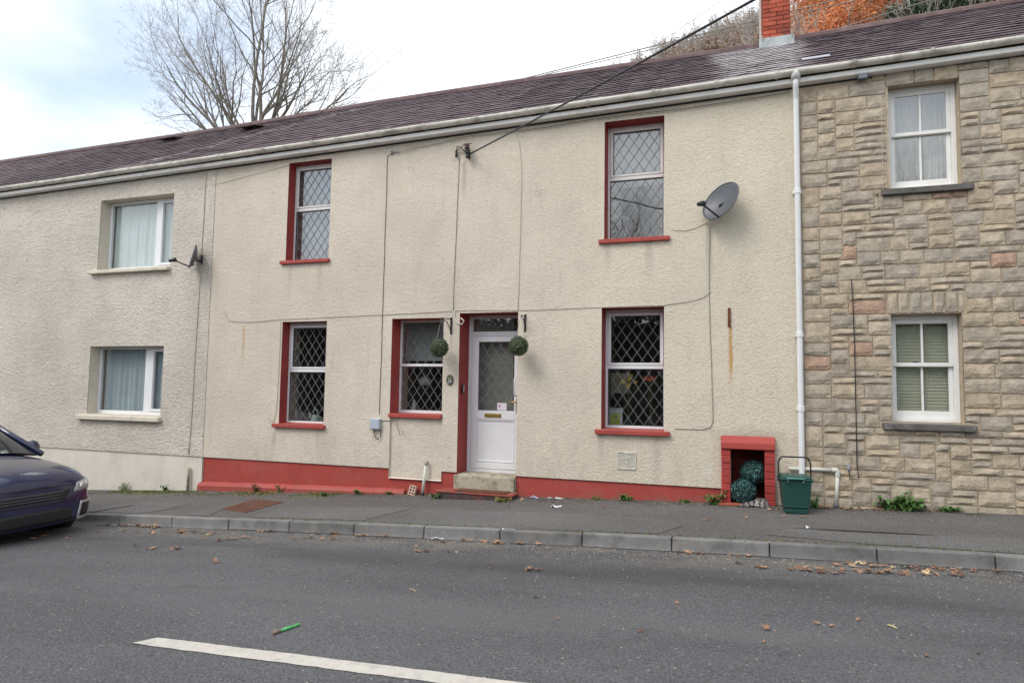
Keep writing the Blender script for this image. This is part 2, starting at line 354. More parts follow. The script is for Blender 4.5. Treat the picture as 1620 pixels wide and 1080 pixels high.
m_road = asphalt('road_asphalt', (.105, .1025, .107), (.26, .25, .24), .10, 55, True)
overlay(m_road, (.125, .121, .122), lambda t: math_n(t, 'MULTIPLY', math_n(t, 'MULTIPLY', ramp01(t, math_n(t, 'ABSOLUTE', math_n(t, 'ADD', math_n(t, 'ADD', pos(t)[1], 4.35), math_n(t, 'MULTIPLY', noise_n(t, .35, 2), .35))), .5, .1), ramp01(t, noise_n(t, 1.6, 6, (.18, 1, 1), .7), .38, .62)), .55))
overlay(m_road, (.05, .048, .05), lambda t: math_n(t, 'MULTIPLY', ramp01(t, noise_n(t, 1.3, 7, (.6, 1, 1), .72), .60, .72), .5))
overlay(m_road, (.19, .17, .145), lambda t: math_n(t, 'MULTIPLY', ramp01(t, noise_n(t, 3.1, 8, (.45, 1, 1), .8), .62, .70), .35))
# grit and silt lying along the gutter
overlay(m_road, (.17, .155, .13), lambda t: math_n(t, 'MULTIPLY', math_n(t, 'MULTIPLY', ramp01(t, pos(t)[1], -2.95, -2.15), ramp01(t, noise_n(t, 2.6, 7, (.5, 1, 1), .7), .42, .6)), .75))
overlay(m_road, (.055, .053, .055), lambda t: math_n(t, 'MULTIPLY', math_n(t, 'MULTIPLY', ramp01(t, math_n(t, 'ABSOLUTE', math_n(t, 'ADD', pos(t)[1], 3.0)), .55, .1), ramp01(t, noise_n(t, 1.1, 5, (.3, 1, 1)), .42, .6)), .6))
m_pave = asphalt('pavement_asphalt', (.128, .121, .115), (.26, .25, .23), .12, 60, True)
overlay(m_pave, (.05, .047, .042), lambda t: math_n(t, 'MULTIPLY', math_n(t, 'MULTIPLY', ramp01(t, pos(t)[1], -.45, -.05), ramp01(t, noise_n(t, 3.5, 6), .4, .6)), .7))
m_patch = asphalt('smooth_patch_asphalt', (.150, .145, .141), (.24, .23, .22), .05, 80, False)
m_patch2 = asphalt('dark_patch_asphalt', (.072, .069, .068), (.17, .16, .15), .08, 60, False)
m_kerb = mat('kerb_concrete', (.20, .195, .19), .9, .16, 5, .5, 70, .15, rand=.12, dirt=(.10, .098, .096), dscale=3.2, dpos=(.5, .72))
m_kbed = mat('kerb_joint_dirt', (.045, .042, .038), .95, .2, 12)
m_ground = mat('rough_ground', (.07, .065, .04), .95, .3, .4, dirt=(.05, .07, .025), dscale=.3)

tag(strip('road', [-2.02-.02, -2.6, -3.2, -3.8, -4.5, -5.21, -6, -7, -8.4], road, -70, 60, 1.0, m_road), kind='structure')
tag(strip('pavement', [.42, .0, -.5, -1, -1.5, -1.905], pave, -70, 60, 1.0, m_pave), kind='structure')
kb = strip('kerb', [-1.90, -1.91, -2.035], lambda x, y: pave(x, y) - .02 - (0 if y > -2 else KERB_H+.01), -70, 60, 1.0, m_kbed)
XJ = [-.62+.892*i for i in range(-19, 12)]
for i, (a, b) in enumerate(zip(XJ, XJ[1:])):
    a2, b2 = a+.005, b-.005; dz = rnd.uniform(-.004, .004); dy = rnd.uniform(-.004, .004)
    p = []
    for zz in (0, 1):
        for X, Y in ((a2, -2.012), (b2, -2.012), (b2, -1.893), (a2, -1.893)):
            z = pave(X, -2.0)+.004+dz - (0 if zz else .24)
            yy = Y+dy + (.016 if (zz and Y < -2) else 0)
            p.append((X, yy, z))
    MB().hexa(p).obj('kerb_stone', m_kerb, kb, bevel=.012, seg=2)
# far side of the road (behind the camera) and land around
strip('far_verge', [-8.4, -8.42, -9.6, -13, -20, -40, -120], lambda x, y: road(x, -8.4) + (.1 if y < -8.41 else 0) + max(0, -12-y)*.03, -70, 60, 2.0, m_ground)

# terrain behind the terrace: a valley side that climbs to the right
SKY = [(-120, 15), (-60, 25), (-30, 33), (-15, 33.5), (-9.6, 35.5), (-4.4, 38), (3, 41.5), (9, 47), (16, 51), (25, 55), (60, 62), (200, 60)]
def hillcrest(X):
    for (a, b), (c, d) in zip(SKY, SKY[1:]):
        if X <= c: return b + (d-b)*(max(X, a)-a)/(c-a)
    return SKY[-1][1]
def terrain(X, Y):
    s = min(max((Y-7)/63, 0), 1); e = s*s*(3-2*s)*.35 + s*.65
    Xs = X*70/max(Y, 70) if Y > 70 else X
    return gx(max(min(X, 20), -40))*(1-s) - .3 + e*hillcrest(Xs) + (Y-70)*.03*(Y > 70)
mb = MB(); gxs = [-400, -250] + list(range(-160, 200, 8)) + [260, 400]; gys = [.4, 4, 7, 10, 14, 19, 25, 32, 40, 48, 56, 64, 70, 80, 120, 300, 900]
vs = [(x, y, terrain(x, y)) for x in gxs for y in gys]; k = len(gys)
mb.add(vs, [(i*k+j, (i+1)*k+j, (i+1)*k+j+1, i*k+j+1) for i in range(len(gxs)-1) for j in range(k-1)])
tag(mb.obj('hillside', mat('leaf_litter_ground', (.10, .07, .045), .95, .35, .5, dirt=(.05, .05, .03), dscale=.25), smooth=True), kind='structure')

# white centre line (road marking) and pavement patches, each a sheet 4 mm up
def sheet(name, pts, f, off, m, parent=None, sub=10):
    mb = MB(); P = [Vector(p) for p in pts]; n = len(P)
    mb.add([(p.x, p.y, f(p.x, p.y)+off) for p in P], [tuple(range(n))]); o = mb.obj(name, m, parent)
    if o.data.polygons[0].normal.z < 0: o.data.flip_normals()
    return o
m_line = mat('worn_road_paint', (.52, .485, .43), .8, .08, 8, .4, 80, .2, dirt=(.36, .34, .31), dscale=14, dpos=(.5, .72))
LA, LB = onsurf(240, 1021, road), onsurf(600, 1061, road); LC, LD = onsurf(600, 1053, road), onsurf(600, 1070, road)
print('line', LA, LB, LC, LD)
LYC = (LA.y+LB.y)/2+.03; LH = abs(LC.y-LD.y)/2
def dash(x0, x1, first):
    vs = []; n = 60
    for i in range(n+1):
        X = x0+(x1-x0)*i/n
        for Y in (LYC-LH, LYC+LH): vs.append((X-(.075 if (Y < LYC and i == 0) else 0), Y+rnd.uniform(-.004, .004), road(X, Y)+.004))
    mb = MB(); mb.add(vs, [(2*i, 2*i+2, 2*i+3, 2*i+1) for i in range(n)])
    return tag(mb.obj('road_marking', m_line), kind='structure')
xs_ = onsurf(212, 1014, road).x+.10
dash(xs_, xs_+4.0, True); dash(xs_-10, xs_-6, False)
def pp(px, py): return onsurf(px, py, pave)
def patch(name, pts, m, off=.004): 
    q = [pp(*p) for p in pts]; return tag(sheet(name, [(max(a.x, -99), min(a.y, -.03), 0) for a in q], pave, off, m), kind='structure')
patch('pavement_patch', [(120, 803), (235, 794), (300, 797), (262, 806), (222, 812), (120, 808)], m_patch)
patch('pavement_patch', [(290, 814), (352, 796), (395, 793), (350, 806), (330, 816)], m_patch)
patch('pavement_patch', [(395, 818), (447, 801), (520, 802), (655, 803), (575, 823)], m_patch)
patch('pavement_patch', [(618, 826), (675, 806), (780, 809), (900, 812), (1060, 822), (1080, 832), (1040, 844), (800, 836)], m_patch)
patch('pavement_patch', [(1205, 845), (1250, 836), (1380, 841), (1700, 858), (1700, 882), (1500, 868), (1380, 861)], m_patch)
patch('pavement_crack', [(1248, 835), (1320, 838), (1400, 842), (1490, 848), (1400, 844), (1320, 840)], m_kbed, .008)
patch('pavement_crack', [(120, 814), (210, 799), (214, 799), (128, 814)], m_kbed, .008)

# ------------------------------------------------------------------ houses
def facade(name, x0, x1, zb, holes, Y, m, parent, back=True, top=EAVE):
    xs = sorted({x0, x1, *[h[0] for h in holes if x0 < h[0] < x1], *[h[1] for h in holes if x0 < h[1] < x1]})
    xs2 = [xs[0]]
    for a in xs[1:]:
        if a-xs2[-1] > 1e-4: xs2.append(a)
    xs = xs2
    zs = sorted({zb, *[h[2] for h in holes], *[h[3] for h in holes]}); zs = [z for z in zs if z >= zb] + [None]
    mb = MB()
    zz = lambda i, x: top(x)+.10 if zs[i] is None else zs[i]
    for i in range(len(xs)-1):
        for j in range(len(zs)-1):
            cx = (xs[i]+xs[i+1])/2; z0 = zz(j, cx); z1 = zz(j+1, cx); cz = (z0+z1)/2
            if z1-z0 < 1e-4 or any(h[0] < cx < h[1] and h[2] < cz < h[3] for h in holes): continue
            mb.quad((xs[i], Y, zz(j, xs[i])), (xs[i+1], Y, zz(j, xs[i+1])), (xs[i+1], Y, zz(j+1, xs[i+1])), (xs[i], Y, zz(j+1, xs[i])))
    if back:      # gable ends and rear wall
        for x, s in ((x0+.002, 1), (x1-.002, -1)):
            zt = top(x)+.10
            mb.add([(x, Y+.002, zb), (x, 6.1, zb), (x, 6.1, zt), (x, RIDGE_Y, ridge(x)-.06), (x, Y+.002, zt)], [(0,1,2,3,4)[::s]])
        mb.quad((x0+.002, 6.1, zb), (x1-.002, 6.1, zb), (x1-.002, 6.1, top(x1)+.1), (x0+.002, 6.1, top(x0)+.1))
    return mb.obj(name, m, parent)

slate_me = {}
def slate_mesh(i):
    if i not in slate_me:
        r = random.Random(i); mb = MB(); w = .246; c = [r.uniform(-.006, .006) for _ in range(4)]; t = .007
        p = [(0, c[0]*.8-.0, .010), (w, c[1]*.8, .010), (w, .26, -.008), (0, .26, -.008)]
        mb.hexa([(a, b, z) for a, b, z in p] + [(a, b, z+t+c[i]*.4) for i, (a, b, z) in enumerate(p)])
        slate_me[i] = mb.mesh('slate', m_slate)
    return slate_me[i]
def roof_of(house, x0, x1, nmax):
    mb = MB(); n = 8; vs = []
    for i in range(n+1):
        X = x0+(x1-x0)*i/n; e = EAVE(X)+.125
        vs += [(X, -.125, e), (X, RIDGE_Y, ridge(X)-.03), (X, 6.25, e)]
    fs = [(3*i, 3*i+3, 3*i+4, 3*i+1) for i in range(n)] + [(3*i+1, 3*i+4, 3*i+5, 3*i+2) for i in range(n)]
    mb.add(vs, fs); roof = mb.obj('roof', m_under, house)
    cells = []; rows = 18; ncol = int((x1-x0)/.25)
    for r in range(rows):
        for c in range(-1, ncol+2):
            xa = x0 + (c+(.5 if r % 2 else 0))*.25
            xb = min(xa+.25, x1); xa = max(xa, x0)
            if xb-xa < .04: continue
            cells.append((xa, r, (xb-xa)/.25))
    cells.sort(key=lambda c: abs(c[0]+.1))
    rest = MB()
    for k, (xa, r, ws) in enumerate(cells):
        e0 = Vector((xa, -.15, EAVE(xa)+.13)); e1 = Vector((xa+.25, -.15, EAVE(xa+.25)+.13))
        t0 = Vector((xa, RIDGE_Y, ridge(xa)+.0)); t1 = Vector((xa+.25, RIDGE_Y, ridge(xa+.25)))
        f = r/rows; o = e0.lerp(t0, f); ex = (e1.lerp(t1, f)-o).normalized(); ey = (t0-e0).normalized(); ez = ex.cross(ey).normalized(); ey = ez.cross(ex)
        jig = rnd.uniform(-.006, .006); rot = rnd.gauss(0, .008)
        m = Matrix((ex, ey, ez)).transposed().to_4x4(); m.translation = o + ey*jig + ez*rnd.uniform(0, .004)
        m = m @ Matrix.Rotation(rot, 4, 'Z') @ Matrix.Scale(ws, 4, (1, 0, 0)) @ Matrix.Scale((t0-e0).length/rows/.207, 4, (0, 1, 0))
        me = slate_mesh(rnd.randrange(10))
        if k < nmax: inst('slate', me, roof, m)
        else:
            rest.add([m @ v.co for v in me.vertices], [tuple(p.vertices) for p in me.polygons])
    if rest.v: tag(rest.obj('slate', m_slate, roof), kind='stuff')
    # ridge tiles
    X = x0
    while X < x1-.05:
        X2 = min(X+.45, x1); mb = MB(); vs = []
        for xx in (X+.001, X2-.001):
            z = ridge(xx)
            for a in range(7):
                q = math.pi*a/6; vs.append((xx, RIDGE_Y-.125*math.cos(q), z-.055+.125*math.sin(q)*.95))
            for a in range(6, -1, -1):
                q = math.pi*a/6; vs.append((xx, RIDGE_Y-.105*math.cos(q), z-.06+.105*math.sin(q)*.95))
        fs = [(i, (i+1) % 14, 14+(i+1) % 14, 14+i) for i in range(14)] + [tuple(range(14))[::-1], tuple(range(14, 28))]
        mb.add(vs, fs); mb.obj('ridge_tile', m_ridge, roof)
        X = X2
    return roof
def gutter_of(house, x0, x1, joints):
    mb = MB(); n = 12; k = 9; vs = []
    for i in range(n+1):
        X = x0+(x1-x0)*i/n; z = EAVE(X)+.135+.003*math.sin(X*2.3)
        for a in range(k):
            q = math.pi*(1+a/(k-1)); vs.append((X, -.175+.058*math.cos(q), z+.062*math.sin(q)))
        for a in range(k-1, -1, -1):
            q = math.pi*(1+a/(k-1)); vs.append((X, -.175+.053*math.cos(q), z+.057*math.sin(q)))
    kk = 2*k
    fs = [(i*kk+j, i*kk+(j+1) % kk, (i+1)*kk+(j+1) % kk, (i+1)*kk+j) for i in range(n) for j in range(kk)]
    mb.add(vs, fs); g = mb.obj('gutter', m_gutter, house, smooth=True, fix=True)
    for X in joints:      # union brackets
        z = EAVE(X)+.135; mb = MB(); vs = []
        for xx in (X-.022, X+.022):
            for a in range(k):
                q = math.pi*(1+a/(k-1)); vs.append((xx, -.175+.067*math.cos(q), z+.005+.071*math.sin(q)))
            for a in range(k-1, -1, -1):
                q = math.pi*(1+a/(k-1)); vs.append((xx, -.175+.0585*math.cos(q), z+.005+.0625*math.sin(q)))
        mb.add(vs, [(j, (j+1) % kk, kk+(j+1) % kk, kk+j) for j in range(kk)] + [(j, j+1, kk-2-j, kk-1-j) for j in range(k-1)] + [(kk+kk-1-j, kk+kk-2-j, kk+j+1, kk+j) for j in range(k-1)])
        mb.box(X-.012, X+.012, -.118, -.028, z-.03, z+.0)
        mb.obj('gutter_bracket', m_gutter, g, fix=True)
    mb = MB(); p = []
    for dz in (.05, .17):
        p += [(x0, -.030, EAVE(x0)+dz), (x1, -.030, EAVE(x1)+dz), (x1, .0, EAVE(x1)+dz), (x0, .0, EAVE(x0)+dz)]
    mb.hexa(p).obj('fascia', m_fascia_shade, house)  # board behind the gutter, its shade painted in
    mb = MB(); p = []
    for dz in (0, .062):
        p += [(x0, -.135, EAVE(x0)+dz), (x1, -.135, EAVE(x1)+dz), (x1, .0, EAVE(x1)+dz), (x0, .0, EAVE(x0)+dz)]
    mb.hexa(p).obj('fascia_trim', m_fascia, house, bevel=.006)
    mb = MB(); p = []
    for dz in (-.018, -.002):
        p += [(x0, -.022, EAVE(x0)+dz), (x1, -.022, EAVE(x1)+dz), (x1, .004, EAVE(x1)+dz), (x0, .004, EAVE(x0)+dz)]
    mb.hexa(p).obj('eaves_dark_strip', m_kbed, house)  # thin dark strip along the wall top below the trim
    return g

def reveal(name, parent, x0, x1, z0, z1, depth, m, bottom=True):
    mb = MB(); a = .001
    mb.quad((x0, a, z0), (x0, depth, z0), (x0, depth, z1), (x0, a, z1)); mb.quad((x1, depth, z0), (x1, a, z0), (x1, a, z1), (x1, depth, z1))
    mb.quad((x0, a, z1), (x0, depth, z1), (x1, depth, z1), (x1, a, z1))
    if bottom: mb.quad((x0, depth, z0), (x0, a, z0), (x1, a, z0), (x1, depth, z0))
    return mb.obj(name, m, parent)
def interior(parent, x0, x1, z0, z1, Y, m, deep=2.6, jamb=.22, jm=None, extra=.9):
    # inner window jambs, then a closed room behind
    mb = MB(); y1 = Y+jamb
    mb.quad((x0, Y, z0), (x0, y1, z0), (x0, y1, z1), (x0, Y, z1)); mb.quad((x1, Y, z0), (x1, Y, z1), (x1, y1, z1), (x1, y1, z0))
    mb.quad((x0, Y, z1), (x0, y1, z1), (x1, y1, z1), (x1, Y, z1)); mb.quad((x0, Y, z0), (x1, Y, z0), (x1, y1, z0), (x0, y1, z0))
    mb.obj('inner_jamb', jm or m_jamb, parent)
    X0, X1, Z0, Z1, Y2 = x0-extra, x1+extra, z0-.8, z1+.25, y1+deep
    mb = MB(); y = y1
    mb.quad((X0, y, Z0), (X0, Y2, Z0), (X0, Y2, Z1), (X0, y, Z1)); mb.quad((X1, y, Z0), (X1, y, Z1), (X1, Y2, Z1), (X1, Y2, Z0))
    mb.quad((X0, y, Z1), (X0, Y2, Z1), (X1, Y2, Z1), (X1, y, Z1)); mb.quad((X0, y, Z0), (X1, y, Z0), (X1, Y2, Z0), (X0, Y2, Z0))
    mb.quad((X0, Y2, Z0), (X1, Y2, Z0), (X1, Y2, Z1), (X0, Y2, Z1))
    for a, b, c, d in ((X0, x0, Z0, Z1), (x1, X1, Z0, Z1), (x0, x1, Z0, z0), (x0, x1, z1, Z1)):
        mb.quad((a, y, c), (b, y, c), (b, y, d), (a, y, d))
    return mb.obj('room', m, parent)
def lattice(parent, x0, x1, z0, z1, Y, dw=.14, dh=.2, wid=.0065, ph=(0, 0), name='lead_lattice'):
    mb = MB(); s = dh/dw; hw = wid/2*math.hypot(1, s)/1.0
    for sg in (1, -1):
        c0 = -(int((z1-z0+(x1-x0)*s)/dh)+3)
        for i in range(c0, -c0):
            # line z = z0 + sg*s*(x-x0) + i*dh + phase
            zc = z0 + i*dh + (ph[1] if sg > 0 else -ph[1]) + ph[0]
            pts = []
            f = lambda x: zc + sg*s*(x-x0)
            xa, xb = x0, x1
            lim = sorted([(z0-zc)/(sg*s)+x0, (z1-zc)/(sg*s)+x0]); xa = max(xa, lim[0]); xb = min(xb, lim[1])
            if xb-xa < .012: continue
            yo = -.0015 if sg > 0 else .0
            e1, e2 = rnd.gauss(0, .0022), rnd.gauss(0, .0022)
            a = [(xa, f(xa)+e1), (xb, f(xb)+e2)]
            p = []
            for yy in (Y+yo, Y+yo-.0035):
                p += [(a[0][0], yy, a[0][1]-hw), (a[1][0], yy, a[1][1]-hw), (a[1][0], yy, a[1][1]+hw), (a[0][0], yy, a[0][1]+hw)]
            mb.hexa(p)
    return mb.obj(name, m_lead, parent)
def frame(name, parent, x0, x1, z0, z1, Y, wl, wb, wt, th, m, bev=.004, wr=None):
    wr = wl if wr is None else wr
    mb = MB(); y1 = Y+th
    mb.box(x0, x0+wl, Y, y1, z0, z1); mb.box(x1-wr, x1, Y, y1, z0, z1)
    mb.box(x0+wl, x1-wr, Y, y1, z0, z0+wb); mb.box(x0+wl, x1-wr, Y, y1, z1-wt, z1)
    return mb.obj(name, m, parent, bevel=bev)
def pane(parent, x0, x1, z0, z1, Y, m):
    return MB().box(x0, x1, Y, Y+.004, z0, z1).obj('pane', m, parent)
def curtain(name, parent, x0, x1, z0, z1, Y, m, folds=14, amp=.02):
    mb = MB(); n = folds*6; vs = []; ph = rnd.uniform(0, 6)
    for i in range(n+1):
        u = i/n; x = x0+(x1-x0)*u
        y = Y + amp*math.sin(u*folds*2*math.pi+ph+1.3*math.sin(u*9+ph)) + amp*.5*math.sin(u*folds*.53*6.28+1)
        vs += [(x, y, z0), (x, y+.004, z1)]
    mb.add(vs, [(2*i, 2*i+2, 2*i+3, 2*i+1) for i in range(n)])
    return mb.obj(name, m, parent, smooth=True)

# ---------------- the cream house with red trim (middle of the terrace)
XL, XR = -8.33, .735
house = thing('terraced_house', 'cream roughcast terraced house with red plinth, red sills and white front door', 'house', (-3.8, 0, 0))
hp = Vector(house.location)
# openings at the wall face, measured on the photograph: (x0, x1, z0, z1, reveal depth)
zP = .5*(at(500, 732.4).z + at(1000, 764.6).z)          # top of the red plinth
a, b = at(457.8, 258.5), at(523, 410); OUL = (a.x, at(525.2, 249).x, at(490, 411).z, a.z, .175)
a = at(956.7, 193.6); OUR = (a.x, at(1051, 182).x, at(1000, 376.5).z, a.z, .23)
a = at(447.3, 509.1); OLL = (at(444, 590).x, at(514.5, 590).x, at(475, 671).z, at(480, 508.4).z, .18)
a = at(620.6, 504.5); OLM = (a.x, at(700.5, 580).x, at(660, 655).z, at(660, 503.4).z, .262)
OLR = (at(951.5, 580).x, at(1050.7, 580).x, at(1000, 680).z, at(1000, 485.8).z, .267)
ODR = (at(725, 620).x, at(818, 620).x, at(770, 752.5).z, at(770, 494.4).z, .352)
for n, o in zip(('UL', 'UR', 'LL', 'LM', 'LR', 'DR'), (OUL, OUR, OLL, OLM, OLR, ODR)): print(n, [round(v, 3) for v in o])
print('plinth', zP)
# recessed panel under the small window; alcove
REC = (at(616, 700).x, at(699, 700).x, at(650, 755.5).z, OLM[2])
ALC = (at(1155.7, 760).x+.005, at(1210, 760).x, at(1180, 800).z-.12, at(1180, 710).z)
XA0, XA1 = at(1141, 760).x, at(1226, 760).x
holes = [o[:4] for o in (OUL, OUR, OLL, OLM, OLR, ODR)] + [REC, (ALC[0], ALC[1], -1, ALC[3]),
         (XL, REC[0], -1, zP), (REC[0], REC[1], -1, REC[2]), (REC[1], ODR[0], -1, zP), (ODR[0], ODR[1], -1, ODR[2]), (ODR[1], XA0, -1, zP)]
m_main = m_cast
wall = facade('wall', XL, XR, -1, holes, 0, m_cast, house); wall.location = -hp
def hpart(o): o.location = -hp; return o
# stains on the main wall
def vstreak(cx, z1, z0, wd):
    def f(t):
        p = pos(t); n = noise_n(t, 18, 4, (1, 1, .25))
        d = math_n(t, 'ABSOLUTE', math_n(t, 'ADD', math_n(t, 'SUBTRACT', p[0], cx), math_n(t, 'MULTIPLY', math_n(t, 'SUBTRACT', n, .5), wd*1.2)))
        v = math_n(t, 'MULTIPLY', ramp01(t, p[2], z1+.02, z1-.03), ramp01(t, p[2], z0, z1-.25*(z1-z0)))
        return math_n(t, 'MULTIPLY', math_n(t, 'MULTIPLY', ramp01(t, d, wd, wd*.2), v), .75)
    return f
a = at(1154, 516); overlay(m_cast, (.55, .30, .10), vstreak(a.x+.01, a.z, at(1154, 640).z, .035))
a = at(1157, 570); overlay(m_cast, (.58, .33, .10), blob_f := (lambda t, a=a: math_n(t, 'MULTIPLY', blob(t, a.x, a.z, .03, .26, .8, 25, .4), .8)))
a = at(386, 515); overlay(m_cast, (.56, .36, .18), vstreak(a.x, a.z, at(386, 590).z, .03))
for (px, py, q, wd) in ((434, 682, 722, .05), (1122, 355, 470, .06), (735, 255, 330, .05), (714, 530, 560, .03), (832, 528, 560, .03)):
    a = at(px, py); overlay(m_cast, (.50, .44, .37), vstreak(a.x, a.z, at(px, q).z, wd))
a = at(1190, 690); overlay(m_cast, (.40, .33, .26), lambda t, a=a: math_n(t, 'MULTIPLY', blob(t, a.x, a.z, .62, .16, .9, 14, .55), .5))
a = at(1246, 770); overlay(m_cast, (.20, .165, .13), lambda t, a=a: math_n(t, 'MULTIPLY', blob(t, a.x+.03, a.z-.05, .18, .42, .9, 14, .6), .7))
a = at(1120, 745); overlay(m_cast, (.76, .73, .66), lambda t, a=a: math_n(t, 'MULTIPLY', blob(t, a.x, a.z, .09, .1, .9, 14, .5), .6))
overlay(m_cast, (.40, .35, .29), lambda t: math_n(t, 'MULTIPLY', math_n(t, 'MULTIPLY', ramp01(t, pos(t)[2], 4.2, 5.3), ramp01(t, noise_n(t, 2.2, 6, (2.0, 1, .35), .7), .5, .75)), .22))
overlay(m_cast, (.42, .36, .29), lambda t: math_n(t, 'MULTIPLY', math_n(t, 'MULTIPLY', ramp01(t, pos(t)[2], 1.1, .1), ramp01(t, noise_n(t, 2.5, 6, (1.5, 1, .6), .7), .45, .7)), .35))

def crack(t):
    g = N(t, 'ShaderNodeNewGeometry'); d = N(t, 'ShaderNodeTexNoise'); d.inputs['Scale'].default_value = 2.2; d.inputs['Detail'].default_value = 6; L(t, g.outputs['Position'], d.inputs['Vector'])
    va = N(t, 'ShaderNodeVectorMath', operation='MULTIPLY_ADD'); va.inputs[1].default_value = (.5,)*3; L(t, d.outputs['Color'], va.inputs[0]); L(t, g.outputs['Position'], va.inputs[2])
    v = N(t, 'ShaderNodeTexVoronoi'); v.feature = 'DISTANCE_TO_EDGE'; v.inputs['Scale'].default_value = .55; L(t, va.outputs[0], v.inputs['Vector'])
    return math_n(t, 'MULTIPLY', math_n(t, 'MULTIPLY', ramp01(t, v.outputs['Distance'], .006, .001), ramp01(t, noise_n(t, .9, 3), .5, .6)), .28)
overlay(m_cast, (.38, .33, .28), crack)
for (px, z0_, wd) in ((OUL[0]+.1, OUL[2], .05), (OUL[1]-.15, OUL[2], .07), (OUR[0]+.05, OUR[2], .06), (OUR[1]-.2, OUR[2], .08), (OLL[1]-.1, OLL[2], .05), (OLR[0]+.0, OLR[2], .06), (OLR[1]-.1, OLR[2], .07)):
    overlay(m_cast, (.58, .51, .43), vstreak(px, z0_-.06, z0_-.06-rnd.uniform(.35, .7), wd))
# plinth
mb = MB(); PY = .022
mb.quad((XL, PY, -1), (REC[0], PY, -1), (REC[0], PY, zP), (XL, PY, zP)); mb.quad((XL, PY, zP), (REC[0], PY, zP), (REC[0], 0, zP), (XL, 0, zP))
mb.quad((REC[0], PY, -1), (REC[1], PY, -1), (REC[1], PY, REC[2]), (REC[0], PY, REC[2]))
mb.quad((REC[1], PY, -1), (ODR[0], PY, -1), (ODR[0], PY, zP), (REC[1], PY, zP)); mb.quad((REC[1], PY, zP), (ODR[0], PY, zP), (ODR[0], 0, zP), (REC[1], 0, zP))
mb.quad((ODR[1], PY, -1), (XA0, PY, -1), (XA0, PY, zP), (ODR[1], PY, zP)); mb.quad((ODR[1], PY, zP), (XA0, PY, zP), (XA0, 0, zP), (ODR[1], 0, zP))
hpart(mb.obj('plinth', m_red, house))
mb = MB(); x0, x1 = XL-.06, at(640, 780).x; n = 14; vs = []
for i in range(n+1):
    X = x0+(x1-x0)*i/n; z = gx(X)+.12 - .075*i/n
    vs += [(X, -.035, gx(X)-.05), (X, -.035, z-.03), (X, -.018, z), (X, PY-.002, z+.03)]
mb.add(vs, [(i*4+j, i*4+4+j, i*4+5+j, i*4+1+j) for i in range(n) for j in range(3)] + [(0, 1, 2, 3), (n*4+3, n*4+2, n*4+1, n*4)])
hpart(mb.obj('base_moulding', m_red, house))
# recessed panel under the small window
mb = MB(); y = .03
mb.quad((REC[0], y, REC[2]), (REC[1], y, REC[2]), (REC[1], y, REC[3]), (REC[0], y, REC[3]))
mb.quad((REC[0], 0, REC[2]), (REC[0], y, REC[2]), (REC[0], y, REC[3]), (REC[0], 0, REC[3])); mb.quad((REC[1], y, REC[2]), (REC[1], 0, REC[2]), (REC[1], 0, REC[3]), (REC[1], y, REC[3]))
hpart(mb.obj('wall_panel', m_cast, house))
mb = MB(); mb.hexa([(REC[0], -.012, REC[2]-.02), (REC[1], -.012, REC[2]-.02), (REC[1], y, REC[2]-.02), (REC[0], y, REC[2]-.02), (REC[0], .012, REC[2]-.010), (REC[1], .012, REC[2]-.010), (REC[1], y, REC[2]), (REC[0], y, REC[2])])
hpart(mb.obj('panel_edge', m_cream, house))

def red_window(o, sill, split_py, cxpx, up, top_sash=True, sill_over=(.06, .05)):
    x0, x1, z0, z1, d = o
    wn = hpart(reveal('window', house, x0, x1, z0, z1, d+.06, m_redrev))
    Y = d
    fm = m_upvc_old if up else m_upvc
    frame('outer_frame', wn, x0+.002, x1-.002, z0+.002, z1-.002, Y, .035, .04, .04, .06, fm)
    zs = at(cxpx, split_py, Y).z
    xi0, xi1 = x0+.037, x1-.037
    MB().box(xi0, xi1, Y-.004, Y+.05, zs-.03, zs+.022).obj('transom', fm, wn, bevel=.004)
    frame('sash', wn, xi0, xi1, zs+.022, z1-.042, Y-.012, .042, .03, .042, .05, fm)
    g = m_glass_up if up else m_glass
    pane(wn, xi0+.04, xi1-.04, zs+.05, z1-.082, Y+.02, g); pane(wn, xi0-.002, xi1+.002, z0+.04, zs-.028, Y+.02, g)
    frame('glazing_gasket', wn, xi0+.042, xi1-.042, zs+.052, z1-.084, Y+.005, .007, .007, .007, .012, m_black, 0)
    frame('glazing_gasket', wn, xi0, xi1, z0+.042, zs-.03, Y+.005, .008, .008, .01, .012, m_black, 0)
    lattice(wn, xi0+.045, xi1-.045, zs+.055, z1-.088, Y+.0185, ph=(.04, 0)); lattice(wn, xi0+.006, xi1-.006, z0+.048, zs-.038, Y+.0185, ph=(.1, .02))
    return wn, Y, zs
def add_sill(wn, x0, x1, px0, py0, px1, zt, h, m, out=.06, depth=.2):
    MB().hexa([(x0, -out, zt-h), (x1, -out, zt-h), (x1, depth, zt-h), (x0, depth, zt-h), (x0, -out, zt-.012), (x1, -out, zt-.012), (x1, depth, zt+.006), (x0, depth, zt+.006)]).obj('sill', m, wn, bevel=.006, seg=2)
def set_curtain(wn, o, Y, name, m, f0=0., f1=1., z0f=0, z1f=1, dy=.12, folds=10, amp=.015):
    x0, x1, z0, z1, d = o
    curtain(name, wn, x0+(x1-x0)*f0+.01, x0+(x1-x0)*f1-.01, z0+(z1-z0)*z0f+.005, z0+(z1-z0)*z1f-.005, Y+dy, m, folds, amp)

